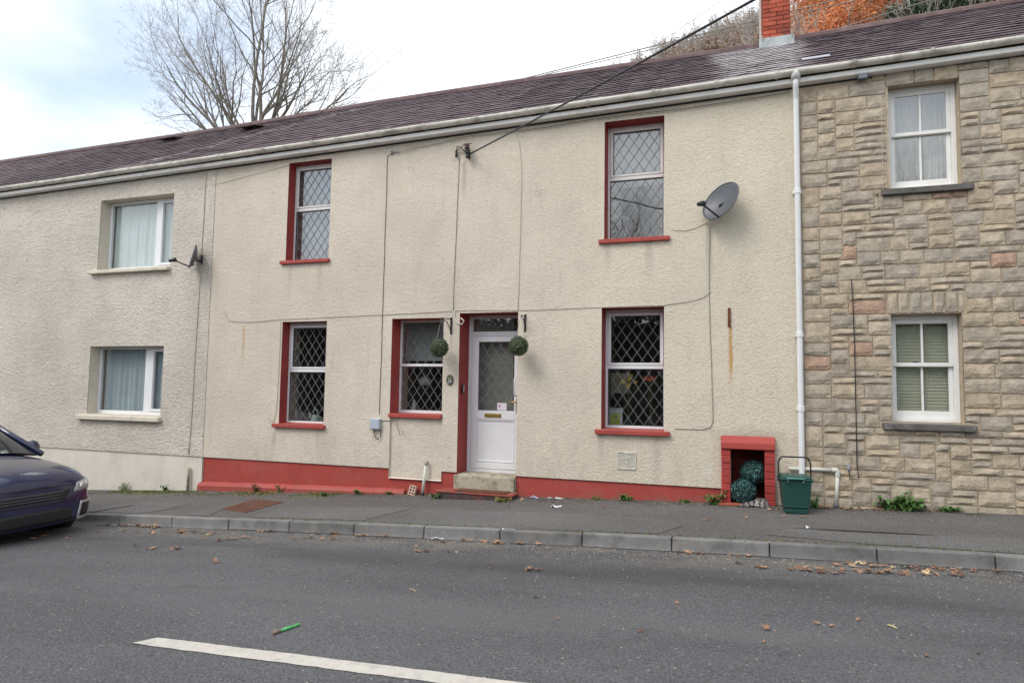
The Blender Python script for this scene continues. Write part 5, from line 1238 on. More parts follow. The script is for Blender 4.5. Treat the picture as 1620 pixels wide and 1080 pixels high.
# ================================================================== vegetation, car, leaves
# bare trees
def grow(limbs, twigs, p, d, ln, r, lvl, q, up=.12, maxlvl=4, dens=(7, 6, 5, 4), rmin=.006):
    n = (7, 6, 5, 4, 3)[lvl]; pts = [p.copy()]; dirs = [d.copy()]; cur = p.copy(); dd = d.copy()
    for i in range(n):
        dd = (dd + Vector((q.gauss(0, 1), q.gauss(0, 1), q.gauss(0, .8)))*(.10+.035*lvl) + Vector((0, 0, up))).normalized()
        cur = cur + dd*(ln/n); pts.append(cur.copy()); dirs.append(dd.copy())
    rs = [max(rmin*.7, r*(1-.72*(i/n))) for i in range(n+1)]
    (limbs if lvl <= 1 else twigs).tube(pts, rs, 7 if lvl == 0 else (5 if lvl == 1 else 3), caps=False)
    if lvl >= maxlvl: return
    k = dens[lvl]
    for j in range(k):
        f = q.uniform(.22, 1.0) if j < k-1 else 1.0
        i = min(n-1, int(f*n)); a = pts[i].lerp(pts[i+1], f*n-i) if f < 1 else pts[-1]
        ax = dirs[i].orthogonal().normalized(); ax = Matrix.Rotation(q.uniform(0, 6.283), 3, dirs[i]) @ ax
        nd = (Matrix.Rotation(R(q.uniform(22, 52)), 3, ax) @ dirs[i]).normalized() if f < 1 else dirs[i]
        grow(limbs, twigs, a, nd, ln*q.uniform(.42, .68)*(1.1-.35*f), max(rmin, r*(1-.7*f)*.62), lvl+1, q, up*.9, maxlvl, dens, rmin)
def big_tree(name, label, P, stems, seed, hz, ivy=True, r0=.30, group=None, slen=(5.6, 7.2)):
    q = random.Random(seed); t = thing(name, label, 'tree', P, group)
    limbs, twigs = MB(), MB()
    trunk = MB(); pts = [Vector((0, 0, -.8)), Vector((.05, 0, hz*.35)), Vector((-.05, .05, hz*.7)), Vector((0, 0, hz))]
    trunk.tube(pts, [r0*1.3, r0*1.05, r0*.95, r0*.9], 12); trunk.obj('trunk', m_bark, t, smooth=True)
    for (ang, az, lf) in stems:
        d = Vector((math.sin(R(ang))*math.cos(R(az)), math.sin(R(ang))*math.sin(R(az)), math.cos(R(ang))))
        grow(limbs, twigs, Vector((q.uniform(-.15, .15), q.uniform(-.1, .1), hz-q.uniform(.1, 1.2))), d, q.uniform(*slen)*lf, r0*q.uniform(.20, .31), 0, q, up=.08, dens=(7, 6, 4, 3), rmin=.004)
    limbs.obj('limb', m_bark, t, smooth=True); twigs.obj('crown', m_twig, t)
    if ivy:
        iv = MB()
        for i in range(1500):
            z = q.uniform(hz*.3, hz+.25); a = q.uniform(0, 6.28); rr = r0*(.9+.35*q.random()); c = Vector((rr*math.cos(a), rr*math.sin(a), z))
            e = Vector((q.gauss(0, 1), q.gauss(0, 1), q.gauss(0, 1))).normalized()*.045; f = e.orthogonal().normalized()*.035
            iv.add([c-e, c+f, c+e, c-f], [(0, 1, 2, 3)])
        iv.obj('ivy', m_ivy, t)
    return t
TY = 11.0; c = at(404, 200, TY); zt = terrain(c.x, TY)
bt = big_tree('bare_tree', 'large bare many stemmed winter tree rising behind the slate roof at left', (c.x, TY, zt), [(5, 180, 1.0), (16, 165, .95), (14, 15, .95), (30, 172, .9), (28, 5, .85), (50, 178, .85), (44, 352, .68), (64, 186, .75), (62, 2, .52), (8, 60, 1.0), (36, 225, .75), (70, 183, .62), (70, -3, .5), (40, 195, .9), (54, 8, .75)], 5, c.z-zt-.6)
# bare trees across the street (seen only in the window reflections)
for (x, y, z, sc2, rz, lb) in ((-5.5, -27, .5, .62, 40, 'bare tree across the road straight behind the viewpoint'), (9, -30, .7, .70, 130, 'bare tree across the road right of the viewpoint'), (-24, -29, -.8, .66, 250, 'bare tree across the road left of the viewpoint')):
    o = copy_tree(bt); o.location = (x, y, z); o.scale = (sc2,)*3; o.rotation_euler = (0, 0, R(rz)); o['label'] = lb
# unseen hedge added opposite to give the lower windows a dark reflection
q = random.Random(31); hd_ = thing('reflection_hedge', 'unseen hedge added behind the viewpoint for dark reflections in the lower windows', 'hedge', (-4, -17, .1)); mb = MB()
mb.box(-32, 28, -.7, .7, -2.5, 3.9)
mb.obj('hedge_core', mat('hedge_core', (.02, .03, .015), .9, .3), hd_)
mb = MB()
for i in range(9000):
    cx = q.uniform(-32, 28); cz = q.uniform(-1, 4.5) if q.random() < .6 else 3.9+q.uniform(0, .9)*abs(noise.noise(Vector((cx*.6, 0, 0))))*2; cc = Vector((cx, q.uniform(.5, 1.0), cz))
    e = Vector((q.gauss(0, 1), q.gauss(0, 1), q.gauss(0, 1))).normalized()*.16; f = e.orthogonal().normalized()*.11
    mb.add([cc-e, cc+f, cc+e, cc-f], [(0, 1, 2, 3)])
mb.obj('foliage', mat('hedge_leaf', (.10, .12, .075), .6, .4, 5), hd_)

# wooded hillside
def hill_tree_meshes(seed, leafy, leafmat, nleaf=1500, twigmat=None, spread=1.0):
    q = random.Random(seed); limbs, twigs = MB(), MB()
    limbs.tube([(0, 0, -1), (0, .1, 2), (.1, 0, 4.2)], [.2, .16, .12], 6)
    for k in range(7):
        a = k*.9+q.uniform(-.3, .3); an = R(q.uniform(10, 48))
        grow(limbs, twigs, Vector((.05, 0, q.uniform(2.0, 4.2))), Vector((math.sin(an)*math.cos(a), math.sin(an)*math.sin(a), math.cos(an))), q.uniform(3.4, 5.0)*spread, .085, 1, q, .12, 4, (6, 5, 6, 3), .016)
    tr = limbs.mesh('trunk', m_bark); 
    if not leafy: return tr, twigs.mesh('crown', twigmat or m_hilltwig)
    lf = MB()
    tv = twigs.v
    for i in range(nleaf):
        c = Vector(tv[q.randrange(len(tv))]) + Vector((q.gauss(0, .22), q.gauss(0, .22), q.gauss(0, .2)))
        e = Vector((q.gauss(0, 1), q.gauss(0, 1), q.gauss(0, .7))).normalized()*q.uniform(.08, .17); f = e.orthogonal().normalized()*.09
        lf.add([c-e, c+f, c+e, c-f], [(0, 1, 2, 3)])
    lf.v = lf.v; lf.add(twigs.v[:len(twigs.v)], twigs.f[::3])
    return tr, lf.mesh('crown', leafmat)
m_hilltwig = mat('grey_hill_twig', (.33, .295, .27), .95, .25, .6, col2=(.35, .31, .28))  # pale twig colour stands in for haze over the hill
m_browntw = mat('brown_hill_leaf', (.26, .175, .12), .9, .3, .9, col2=(.31, .22, .16))
m_orange = mat('orange_beech_leaf', (.58, .21, .085), .85, .3, .9, col2=(.64, .27, .12))
m_dkgreen = mat('dark_conifer_leaf', (.07, .10, .06), .85, .4, .9)
bare = [hill_tree_meshes(s_, False, None) for s_ in (41, 42, 43)]
brown = [hill_tree_meshes(s_, True, m_browntw, 900) for s_ in (51, 52)]
orange = [hill_tree_meshes(s_, True, m_orange, 2600, spread=1.1) for s_ in (61, 62)]
green = [hill_tree_meshes(71, True, m_dkgreen, 4200, spread=.9)]
KIND = {'bare': (bare, 'bare_tree', 'bare grey twiggy tree on the wooded hillside', 'bare trees on the hillside'),
        'brown': (brown, 'oak_tree', 'tree with thin dull brown autumn leaves on the hillside', 'brown leaved trees on the hillside'),
        'orange': (orange, 'beech_tree', 'bright orange leaved beech tree on the wooded hillside', 'orange beech trees on the hillside'),
        'green': (green, 'evergreen_tree', 'dark green evergreen tree on the wooded hillside', 'evergreen trees on the hillside')}
q = random.Random(17)
def hill_tree(kind, x, y, sc2, where):
    vs, nm, lb, gr = KIND[kind]; v = vs[q.randrange(len(vs))]
    t = thing(nm, lb+where, 'tree', (x, y, terrain(x, y)), gr+where); t.rotation_euler = (0, 0, q.uniform(0, 6.28)); t.scale = (sc2, sc2, sc2)
    for nm2, me in zip(('trunk', 'crown'), v):
        o = bpy.data.objects.new(nm2, me); COL.objects.link(o); o.parent = t
cnt = 0
HMAX = {k: max(max(v.co.z for v in c.vertices) for _, c in KIND[k][0]) for k in KIND}
SKYL = [(690, 140), (860, 122), (930, 114), (962, 104), (1030, 72), (1100, 40), (1200, 2), (1300, -40), (1700, -160)]
def skyl(px):
    for (a, b), (c, d) in zip(SKYL, SKYL[1:]):
        if px <= c: return b+(d-b)*(px-a)/(c-a)
    return -160
def proj(P):
    v = P-CAM; return 810 + F_PX*(v.dot(_r2)/v.dot(_d)), 540 - F_PX*(v.dot(_u2)/v.dot(_d))
for row, y in enumerate((26, 31, 36, 41, 46, 51, 55, 59, 63, 67, 71, 75)):
    x = -34 + (row % 2)*1.5
    while x < 48:
        xx = x + q.uniform(-1, 1); yy = y + q.uniform(-2, 2); x += 2.3
        u = q.random(); px, _ = proj(Vector((xx, yy, terrain(xx, yy)+6)))
        if px < 700 or px > 1720: continue
        if 1262 < px < 1430 and u < .93: kd = 'orange'
        elif 1430 < px < 1560 and u < .8: kd = 'green'
        elif px > 1560: kd = 'green' if u < .3 else ('orange' if u < .5 else 'brown')
        elif px > 1030: kd = 'brown' if u < .5 else 'bare'
        else: kd = 'bare' if (u < .8 or px < 940) else 'brown'
        for sc2 in (q.uniform(.85, 1.1), .75, .6, .48):
            z = terrain(xx, yy); px, py = proj(Vector((xx, yy, z+HMAX[kd]*sc2)))
            if py >= skyl(px)+q.uniform(-12, 5): break
        else: continue
        lim = 73-(px-1200)*.155
        if py > lim: continue
        hill_tree(kd, xx, yy, sc2, ' left of the chimney' if px < 1225 else ' right of the chimney'); cnt += 1
print('hill trees', cnt)

# ------------------------------------------------ parked car at the left
def build_car():
    X0, YC = -7.80, -3.16; zr_ = road(-9.4, YC)
    t = thing('parked_car', 'dark blue car parked at the kerb, front end showing at the left edge', 'car', (X0, YC, zr_)); t.rotation_euler = (0, R(-2.6), 0); t.scale = (1.1, 1.1, 1.1)
    m_blue = mat('dark_blue_car_paint', (.014, .018, .062), .2, .05, 1, 0, 60, .6)
    m_blue.node_tree.nodes['Principled BSDF'].inputs['Coat Weight'].default_value = .6
    st = [(.0, .50, .21, .50), (-.02, .64, .20, .60), (-.07, .745, .19, .69), (-.15, .80, .185, .745), (-.30, .845, .18, .80), (-.6, .87, .18, .865), (-1.05, .885, .19, .935), (-1.8, .89, .19, .97), (-2.8, .89, .19, .985), (-3.5, .88, .2, .99), (-3.95, .84, .25, .98), (-4.15, .74, .33, .93), (-4.2, .6, .4, .85)]
    mb = MB(); vs = []; K = 15
    for (x, w_, zb, zt) in st:
        h = zt-zb; half = [(0, zb), (.7*w_, zb+.0), (.93*w_, zb+.04), (.99*w_, zb+.2*h), (w_, zb+.55*h), (.965*w_, zb+.84*h), (.86*w_, zt-.01), (.45*w_, zt+.035)]
        sec = half + [(0, zt+.045)] + [(-y, z) for y, z in half[:0:-1]]
        vs += [(x, y, z) for y, z in sec]; K = len(sec)
    fs = [(i*K+j, i*K+(j+1) % K, (i+1)*K+(j+1) % K, (i+1)*K+j) for i in range(len(st)-1) for j in range(K)]
    c0 = len(vs); vs += [(.012, 0, .36), (-4.22, 0, .6)]
    fs += [(c0, (j+1) % K, j) for j in range(K)] + [(c0+1, (len(st)-1)*K+j, (len(st)-1)*K+(j+1) % K) for j in range(K)]
    mb.add(vs, fs); body = mb.obj('body', m_blue, t, smooth=True, fix=True)
    sub = body.modifiers.new('sub', 'SUBSURF'); sub.levels = 2; sub.render_levels = 2
    bpy.context.view_layer.update(); dg = bpy.context.evaluated_depsgraph_get(); ev = body.evaluated_get(dg); me = ev.to_mesh()
    from mathutils.bvhtree import BVHTree
    bv = BVHTree.FromPolygons([v.co.copy() for v in me.vertices], [tuple(p.vertices) for p in me.polygons]); ev.to_mesh_clear()
    def px_(y, z, off):
        h = bv.ray_cast(Vector((1, y, z)), Vector((-1, 0, 0)))
        return Vector((h[0].x, y, z)) + h[1]*off if h[0] else Vector((-.5, y, z))
    def patch_(name, poly, m, off=.006, n=(10, 5), parent=None):   # poly: (y, z) corners bl, br, tr, tl
        a, b, c, d = [Vector(p) for p in poly]; mb = MB(); vs = []
        for i in range(n[0]+1):
            for j in range(n[1]+1):
                u, v = i/n[0], j/n[1]; p = a.lerp(b, u).lerp(d.lerp(c, u), v); vs.append(px_(p.x, p.y, off))
        k = n[1]+1; mb.add(vs, [(i*k+j, (i+1)*k+j, (i+1)*k+j+1, i*k+j+1) for i in range(n[0]) for j in range(n[1])])
        o = mb.obj(name, m, parent or t, smooth=True, fix=True); sd_ = o.modifiers.new('solid', 'SOLIDIFY'); sd_.thickness = .012; sd_.offset = 0; return o
    m_sil = mat('satin_trim', (.55, .55, .56), .3, .05, 5, metal=.5); m_lens = mat('headlamp_lens', (.33, .33, .32), .12, .25, 22, spec=.6); m_lamp = mat('lamp_reflector', (.7, .68, .62), .15, .1, 20, metal=.6)
    patch_('grille', [(-.40, .47), (.40, .47), (.46, .565), (-.46, .565)], m_black)
    for k in range(3): patch_('grille_bar', [(-.42, .485+.03*k), (.42, .485+.03*k), (.42, .492+.03*k), (-.42, .492+.03*k)], m_steel, .014, (8, 1))
    patch_('lower_intake', [(-.50, .235), (.50, .235), (.46, .37), (-.46, .37)], m_black)
    for s_ in (1, -1):
        patch_('fog_recess', [(s_*.56, .25), (s_*.735, .25), (s_*.755, .40), (s_*.60, .40)], m_black)
        patch_('vent_trim', [(s_*.55, .222), (s_*.74, .222), (s_*.74, .25), (s_*.55, .25)], m_sil, .014)
        patch_('vent_trim', [(s_*.535, .235), (s_*.56, .235), (s_*.61, .42), (s_*.585, .42)], m_sil, .014)
        patch_('vent_trim', [(s_*.60, .395), (s_*.765, .395), (s_*.765, .42), (s_*.60, .42)], m_sil, .014)
        h = patch_('headlight', [(s_*.50, .53), (s_*.755, .555), (s_*.79, .67), (s_*.56, .625)], m_lens, .008, (8, 5))
        patch_('reflector', [(s_*.58, .565), (s_*.64, .57), (s_*.655, .625), (s_*.60, .615)], m_lamp, .016, (3, 3), h); patch_('reflector', [(s_*.67, .58), (s_*.73, .588), (s_*.745, .645), (s_*.685, .632)], m_lamp, .016, (3, 3), h)
    patch_('bonnet_gap', [(-.60, .612), (.60, .612), (.60, .619), (-.60, .619)], m_black, .002, (14, 1)); patch_('bumper_seam', [(-.70, .44), (.70, .44), (.70, .446), (-.70, .446)], m_black, .002, (14, 1))
    # cabin
    cb = [(-1.0, .78, .93, .935), (-1.25, .74, .93, 1.10), (-1.75, .66, .94, 1.40), (-2.3, .62, .95, 1.46), (-3.1, .61, .95, 1.43), (-3.7, .62, .95, 1.24), (-4.08, .66, .94, .96)]
    mb = MB(); vs = []
    for (x, w_, zb, zt) in cb:
        sec = [(.84, zb-.03), ((w_+.80)/2, (zb+zt)/2), (w_, zt-.02), (w_*.8, zt+.03), (0, zt+.05), (-w_*.8, zt+.03), (-w_, zt-.02), (-(w_+.80)/2, (zb+zt)/2), (-.84, zb-.03)]; vs += [(x, y, z) for y, z in sec]
    K = 9; mb.add(vs, [(i*K+j, (i+1)*K+j, (i+1)*K+j+1, i*K+j+1) for i in range(len(cb)-1) for j in range(K-1)])
    cab = mb.obj('cabin_glass', mat('tinted_car_glass', (.02, .025, .03), .06, .05, 1, spec=.7), t, smooth=True, fix=True); x_ = cab.modifiers.new('sub', 'SUBSURF'); x_.levels = 1; x_.render_levels = 1
    MB().hexa([(-3.5, -.60, 1.33), (-1.85, -.63, 1.43), (-1.85, .63, 1.43), (-3.5, .60, 1.33), (-3.5, -.55, 1.42), (-1.9, -.58, 1.50), (-1.9, .58, 1.50), (-3.5, .55, 1.42)]).obj('roof', m_blue, t, bevel=.05, seg=3)
    for s_ in (1, -1):
        for (a, b) in (((-1.02, .86, .92), (-1.85, .66, 1.41)), ((-2.45, .88, .96), (-2.5, .64, 1.46)), ((-4.05, .80, .95), (-3.5, .62, 1.38))): MB().tube([(a[0], s_*a[1], a[2]), (b[0], s_*b[1], b[2])], .035, 6).obj('pillar', m_blue, t, smooth=True)
        MB().lathe([(.0, -.1), (.075, -.08), (.085, .03), (.06, .07)], 10, Matrix.Translation((-1.35, s_*.96, 1.0)) @ Matrix.Rotation(R(90), 4, 'Y')).obj('wing_mirror', m_blue, t, smooth=True)
        for xw in (-.78, -3.35):
            m_ = Matrix.Translation((xw, s_*.80, .315)) @ Matrix.Rotation(R(90), 4, 'X')
            wv = MB().lathe([(.2, -.11), (.30, -.105), (.315, -.08), (.315, .08), (.30, .105), (.2, .11)], 28, m_).obj('wheel', mat('tyre_rubber', (.018, .018, .018), .9, .2, 20), t, smooth=True)
            rm = MB(); rm.lathe([(.05, -.118), (.06, -.125), (.205, -.10), (.205, .10), (.06, .125), (.05, .118)], 20, m_); rm.obj('rim', mat('alloy', (.3, .3, .31), .35, .1, metal=.6), wv)
            MB().lathe([(.36, -.06), (.375, -.02), (.375, .02), (.36, .06)], 24, Matrix.Translation((xw, s_*.845, .33)) @ Matrix.Rotation(R(90), 4, 'X')).obj('wheel_arch', m_black, t)
    return t
build_car()

# ------------------------------------------------ rusty cover, weeds, moss, leaves, litter
cv = [pp(351, 805), pp(388, 811), pp(449, 794), pp(401, 790.5)]
cc = sum(cv, Vector())/4; t = thing('drain_cover', 'rusty studded metal cover set in the pavement at left', 'drain cover', cc)
L_ = [Vector((v.x, v.y, pave(v.x, v.y)))-cc for v in cv]
m_cov = mat('rust_brown_cover', (.17, .085, .06), .9, .3, 9, .4, 60, .15, dirt=(.11, .085, .075), dscale=5)
MB().hexa([v+Vector((0, 0, -.02)) for v in L_]+[v+Vector((0, 0, .008)) for v in L_]).obj('cover_plate', m_cov, t)
mb = MB(); bl = lambda u, v: L_[0].lerp(L_[1], u).lerp(L_[3].lerp(L_[2], u), v)
for i in range(7):
    for j in range(13):
        p = bl((i+.5)/7, (j+.5)/13); mb.box(p.x-.018, p.x+.018, p.y-.018, p.y+.018, p.z+.008, p.z+.0145)
tag(mb.obj('stud', m_cov, t), kind='stuff')
def leaf_quad(mb, p, d, ln, wd, droop, q):
    up = Vector((0, 0, 1)); s_ = d.cross(up)
    s_ = s_.normalized() if s_.length > 1e-3 else Vector((1, 0, 0))
    a = p; b = p + d*ln*.5 + Vector((0, 0, .12*ln)); c = p + d*ln - Vector((0, 0, droop*ln))
    n = s_*wd*.5; k = Vector((0, 0, .12*wd))
    mb.add([a, p+d*ln*.28+n*.8+k, b+n+k, c, b-n+k, p+d*ln*.28-n*.8+k, b], [(0, 1, 2, 6), (6, 2, 3), (0, 6, 4, 5), (6, 3, 4)])
m_weeddark = mat('dark_weed_leaf', (.05, .105, .03), .6, .35, 14); m_weedyel = mat('yellowing_weed_leaf', (.17, .17, .04), .7, .35, 14); m_stem = mat('weed_stem', (.10, .12, .05), .8, .2, 10)
def weed(name, label, cat, px, py, h, spread, nst, lf, m, seed, dy=0.0):
    q = random.Random(seed); P = onsurf(px, py, pave); P.y = min(P.y+dy, -.03); P.z = pave(P.x, P.y)
    t = thing(name, label, cat, P); st, fo = MB(), MB()
    for i in range(nst):
        a = q.uniform(0, 6.28); d = Vector((math.cos(a)*spread, -abs(math.sin(a))*spread*.6, 1)).normalized(); ln = h*q.uniform(.5, 1.1); pts = [Vector((q.gauss(0, .02), q.gauss(0, .01), 0))]
        for k in range(4):
            d = (d+Vector((q.gauss(0, .12), q.gauss(0, .12), -.03))).normalized(); pts.append(pts[-1]+d*ln/4)
        st.tube(pts, [.004, .0035, .003, .0025, .002], 4)
        for k in range(5):
            for s_ in (0, 1):
                b = pts[min(4, k//1)] if k < 5 else pts[-1]; aa = q.uniform(0, 6.28); dd = Vector((math.cos(aa), math.sin(aa), q.uniform(-.1, .6))).normalized()
                if b.y + dd.y*lf > .02 - P.y*0: dd.y = -abs(dd.y)
                leaf_quad(fo, b, dd, lf*q.uniform(.6, 1.1), lf*q.uniform(.45, .65), q.uniform(.1, .5), q)
    st.obj('stem', m_stem, t); fo.obj('foliage', m, t)
    return t
weed('nettle', 'leafy green nettle clump at the foot of the stone wall under the window, left', 'weed', 1404, 803, .24, 1.3, 12, .085, m_leaf, 1)
weed('nettle', 'leafy green nettle clump at the foot of the stone wall under the window, right', 'weed', 1432, 803, .19, 1.5, 10, .09, m_leaf, 2)
weed('weed', 'low green weed at the foot of the stone wall at far right', 'weed', 1486, 801, .10, 1.8, 8, .06, m_leaf, 3)
weed('weed', 'small weed between the green bin and the pale vertical pipe', 'weed', 1287, 802, .12, 1.0, 6, .06, m_leaf, 4)
weed('weed', 'green weed growing against the left foot of the brick alcove', 'weed', 1131, 797, .17, 1.0, 9, .07, m_leaf, 5)
weed('weed', 'round green weed at the plinth below the lower right window', 'weed', 989, 791, .10, 1.6, 12, .06, m_leaf, 6)
weed('weed', 'yellowing weed beside the right end of the red step', 'weed', 798, 792, .09, 1.5, 7, .06, m_weedyel, 7, -.06)
weed('weed', 'dark weed at the left end of the red step', 'weed', 694, 787, .09, 1.2, 7, .06, m_weeddark, 8, -.05)
weed('weed', 'small tufted weed on the plinth left of the holed brick', 'weed', 616, 781, .06, 1.6, 7, .045, m_leaf, 9)
weed('weed', 'tufted weed at the plinth under the meter box', 'weed', 568, 781, .09, 1.2, 8, .05, m_leaf, 10)
weed('weed', 'dark weed at the plinth below the left red sill', 'weed', 516, 783, .06, 1.3, 7, .045, m_weeddark, 11, -.05)
weed('weed', 'brownish upright weed against the left red plinth', 'weed', 446, 777, .13, .6, 6, .04, m_weedyel, 12)
weed('weed', 'dead brown weed standing at the red plinth near the rusty cover', 'weed', 409, 777, .14, .7, 7, .045, m_leafdry, 13)
weed('weed', 'small weed at the cream plinth right of the blue car', 'weed', 203, 774, .14, .8, 6, .05, m_leaf, 14)
weed('weed', 'dark weed at the cream plinth left of the pipe stub', 'weed', 263, 776, .12, .7, 6, .05, m_weeddark, 15)
weed('weed', 'tiny weed at the plinth left of the brick alcove', 'weed', 1085, 794, .05, 1.5, 6, .04, m_leaf, 16)
weed('weed', 'tiny weed at the plinth between the vent and the round weed', 'weed', 945, 789, .05, 1.5, 6, .04, m_weedyel, 17)
# moss and fine debris along the foot of the walls and the back of the kerb
q = random.Random(77); mb = MB()
for i in range(5200):
    X = -10.8 + 5.2*q.random() if i < 4300 else q.uniform(-5.6, 2.4)
    Y = -abs(q.gauss(0, .19))-.03 if i < 4300 else (-abs(q.gauss(0, .05))-.02 if i % 2 else -1.88+q.gauss(0, .03))
    if i < 4300 and noise.noise(Vector((X*1.6, Y*4, 0))) < -.12: continue
    z = pave(X, Y); a = q.uniform(0, 6.28); h = q.uniform(.006, .022); w_ = q.uniform(.005, .012)
    mb.add([(X-w_*math.cos(a), Y-w_*math.sin(a), z), (X+w_*math.cos(a), Y+w_*math.sin(a), z), (X+q.gauss(0, .008), Y+q.gauss(0, .008), z+h)], [(0, 1, 2)])
tag(mb.obj('moss', mat('moss', (.11, .135, .03), .9, .4, 4, col2=(.17, .19, .05))), 'green moss growing along the foot of the walls', 'moss', kind='stuff')
mb = MB()
for i in range(5000):
    u = q.random()
    if u < .62: X = q.uniform(-9.5, 3.2); Y = -2.05-abs(q.gauss(0, .28)); f = road
    elif u < .8: X = q.uniform(-9, 2.5); Y = q.uniform(-5.6, -2.2); f = road
    else: X = q.uniform(-9.5, 2.5); Y = -abs(q.gauss(0, .3))-.05; f = pave
    z = f(X, Y); r_ = q.uniform(.003, .009); a = q.uniform(0, 6.28)
    p = [(X+r_*math.cos(a+k*2.09), Y+r_*math.sin(a+k*2.09), z) for k in range(3)]+[(X, Y, z+r_*.8)]
    mb.add(p, [(0, 1, 3), (1, 2, 3), (2, 0, 3)])
tag(mb.obj('grit', mat('loose_grit', (.21, .185, .15), .9, .5, 30, col2=(.33, .29, .24))), 'loose grit and chippings on the road and pavement', 'grit', kind='stuff')
# fallen leaves
def leaf_mesh(seed, m, ln):
    q = random.Random(seed); mb = MB(); n = 5; L2 = []
    lobes = 5; outl = []
    for i in range(lobes*2+1):
        a = -2.5+5.0*i/(lobes*2); r_ = ln*(.5 if i % 2 else .27)*q.uniform(.8, 1.15); outl.append((r_*math.cos(a), r_*math.sin(a)*.8))
    curl = q.uniform(.6, 2.2); tw = q.uniform(-1, 1)
    zf = lambda x, y: .006 + curl*(y*y)*4 + abs(x)*x*0 + tw*x*y*3 + .25*abs(x)*q.uniform(.3, 1)
    vs = [(0, 0, .004)] + [(x, y, zf(x, y)) for x, y in outl]
    mb.add(vs, [(0, i, i+1) for i in range(1, len(outl))]); mb.tube([(-.01, 0, .004), (-ln*.45, .01, .012)], .0016, 3)
    return mb.mesh('fallen_leaf', m)
LV = [leaf_mesh(i, m_leafdry if i < 7 else m_leafpale, .10) for i in range(9)]
q = random.Random(5)
def drop(P, f, label, group, big=1.0, cnt_=[0]):
    o = bpy.data.objects.new('fallen_leaf', LV[q.choice([0, 1, 2, 3, 4, 5, 6, 0, 1, 2, 3, 4, 5, 6, 7, 8])]); COL.objects.link(o)
    s_ = q.uniform(.55, 1.15)*big; o.location = (P.x, P.y, f(P.x, P.y)+.002+P.z); o.rotation_euler = (q.gauss(0, .22), q.gauss(0, .22), q.uniform(0, 6.28)); o.scale = (s_, s_, s_)
    if f is road:
        X = P.x
        w_ = ('in the gutter just in front of the blue car' if X < -6.4 else 'by the kerb in front of the rusty pavement cover' if X < -4.2 else 'by the kerb in front of the front door' if X < -2.2 else 'by the kerb in front of the lower right window' if X < -.4 else 'by the kerb in front of the green bin' if X < .8 else 'in the large leaf drift by the kerb before the stone house') if P.y > -2.75 else 'out in the open carriageway'
    else: w_ = 'on the pavement by the left red plinth' if P.x < -3.5 else 'on the pavement between doorstep and alcove' if P.x < .3 else 'at the foot of the stone wall by the green bin and nettles'
    tag(o, 'brown fallen leaf '+w_, 'leaf', 'fallen leaves '+w_)
lr = 'crisp brown fallen leaf lying on the road by the kerb'; gr_ = 'fallen leaves on the road'
for (px, py, n, sx, sy_) in [(217, 829, 14, .28, .04), (237, 833, 4, .1, .04), (217, 843, 9, .3, .06), (310, 843, 12, .3, .06), (337, 853, 4, .12, .05), (373, 853, 4, .14, .05), (220, 867, 4, .12, .05), (275, 869, 5, .12, .05), (433, 840, 10, .28, .04), (490, 853, 6, .18, .05), (540, 845, 11, .17, .04), (355, 886, 2, .15, .1), (610, 848, 9, .16, .03), (708, 858, 4, .08, .03), (735, 854, 4, .1, .03), (678, 873, 5, .12, .04), (780, 859, 4, .08, .03), (796, 858, 4, .1, .02), (834, 860, 5, .12, .03), (843, 903, 3, .05, .03), (851, 946, 1, .02, .02), (1100, 875, 6, .15, .04), (1183, 877, 3, .08, .03), (1214, 898, 7, .18, .05), (1283, 902, 10, .16, .05), (1323, 901, 4, .1, .05), (1378, 906, 6, .12, .04), (1419, 898, 15, .2, .06), (1440, 908, 12, .2, .05), (1485, 901, 9, .17, .05), (1299, 987, 1, .02, .02), (1327, 993, 1, .02, .02), (1335, 978, 1, .05, .02), (1180, 990, 1, .05, .02), (1560, 905, 8, .3, .05), (60, 850, 6, .3, .05)]:
    c = onsurf(px, py, road)
    for k in range(n):
        P = Vector((c.x+q.gauss(0, sx), min(c.y+q.gauss(0, sy_), -2.07), q.uniform(0, .012))); drop(P, road, lr, gr_, 1.0 if n > 2 else .8)
for k in range(26):
    P = Vector((q.uniform(-8, 2.2), q.uniform(-4.6, -2.3), 0)); drop(P, road, lr, gr_, .5)
lp = 'brown fallen leaf lying on the pavement near the house walls'; gp_ = 'fallen leaves on the pavement'
for (px, py, n, sx, sy_) in [(360, 779, 5, .4, .04), (405, 781, 8, .16, .04), (470, 782, 6, .3, .04), (600, 797, 1, .02, .02), (805, 790, 3, .08, .03), (803, 803, 1, .02, .02), (821, 833, 1, .03, .02), (1010, 797, 5, .5, .04), (955, 802, 1, .02, .02), (1182, 820, 1, .02, .02), (1125, 823, 3, .06, .02), (1225, 806, 5, .08, .03), (1305, 803, 12, .14, .03), (1345, 806, 6, .15, .03), (1392, 807, 16, .18, .03), (1440, 808, 8, .25, .03), (1250, 818, 2, .1, .02)]:
    c = onsurf(px, py, pave)
    for k in range(n):
        P = Vector((c.x+q.gauss(0, sx), min(max(c.y+q.gauss(0, sy_), -1.85), -.05), q.uniform(0, .008))); drop(P, pave, lp, gp_, .8)
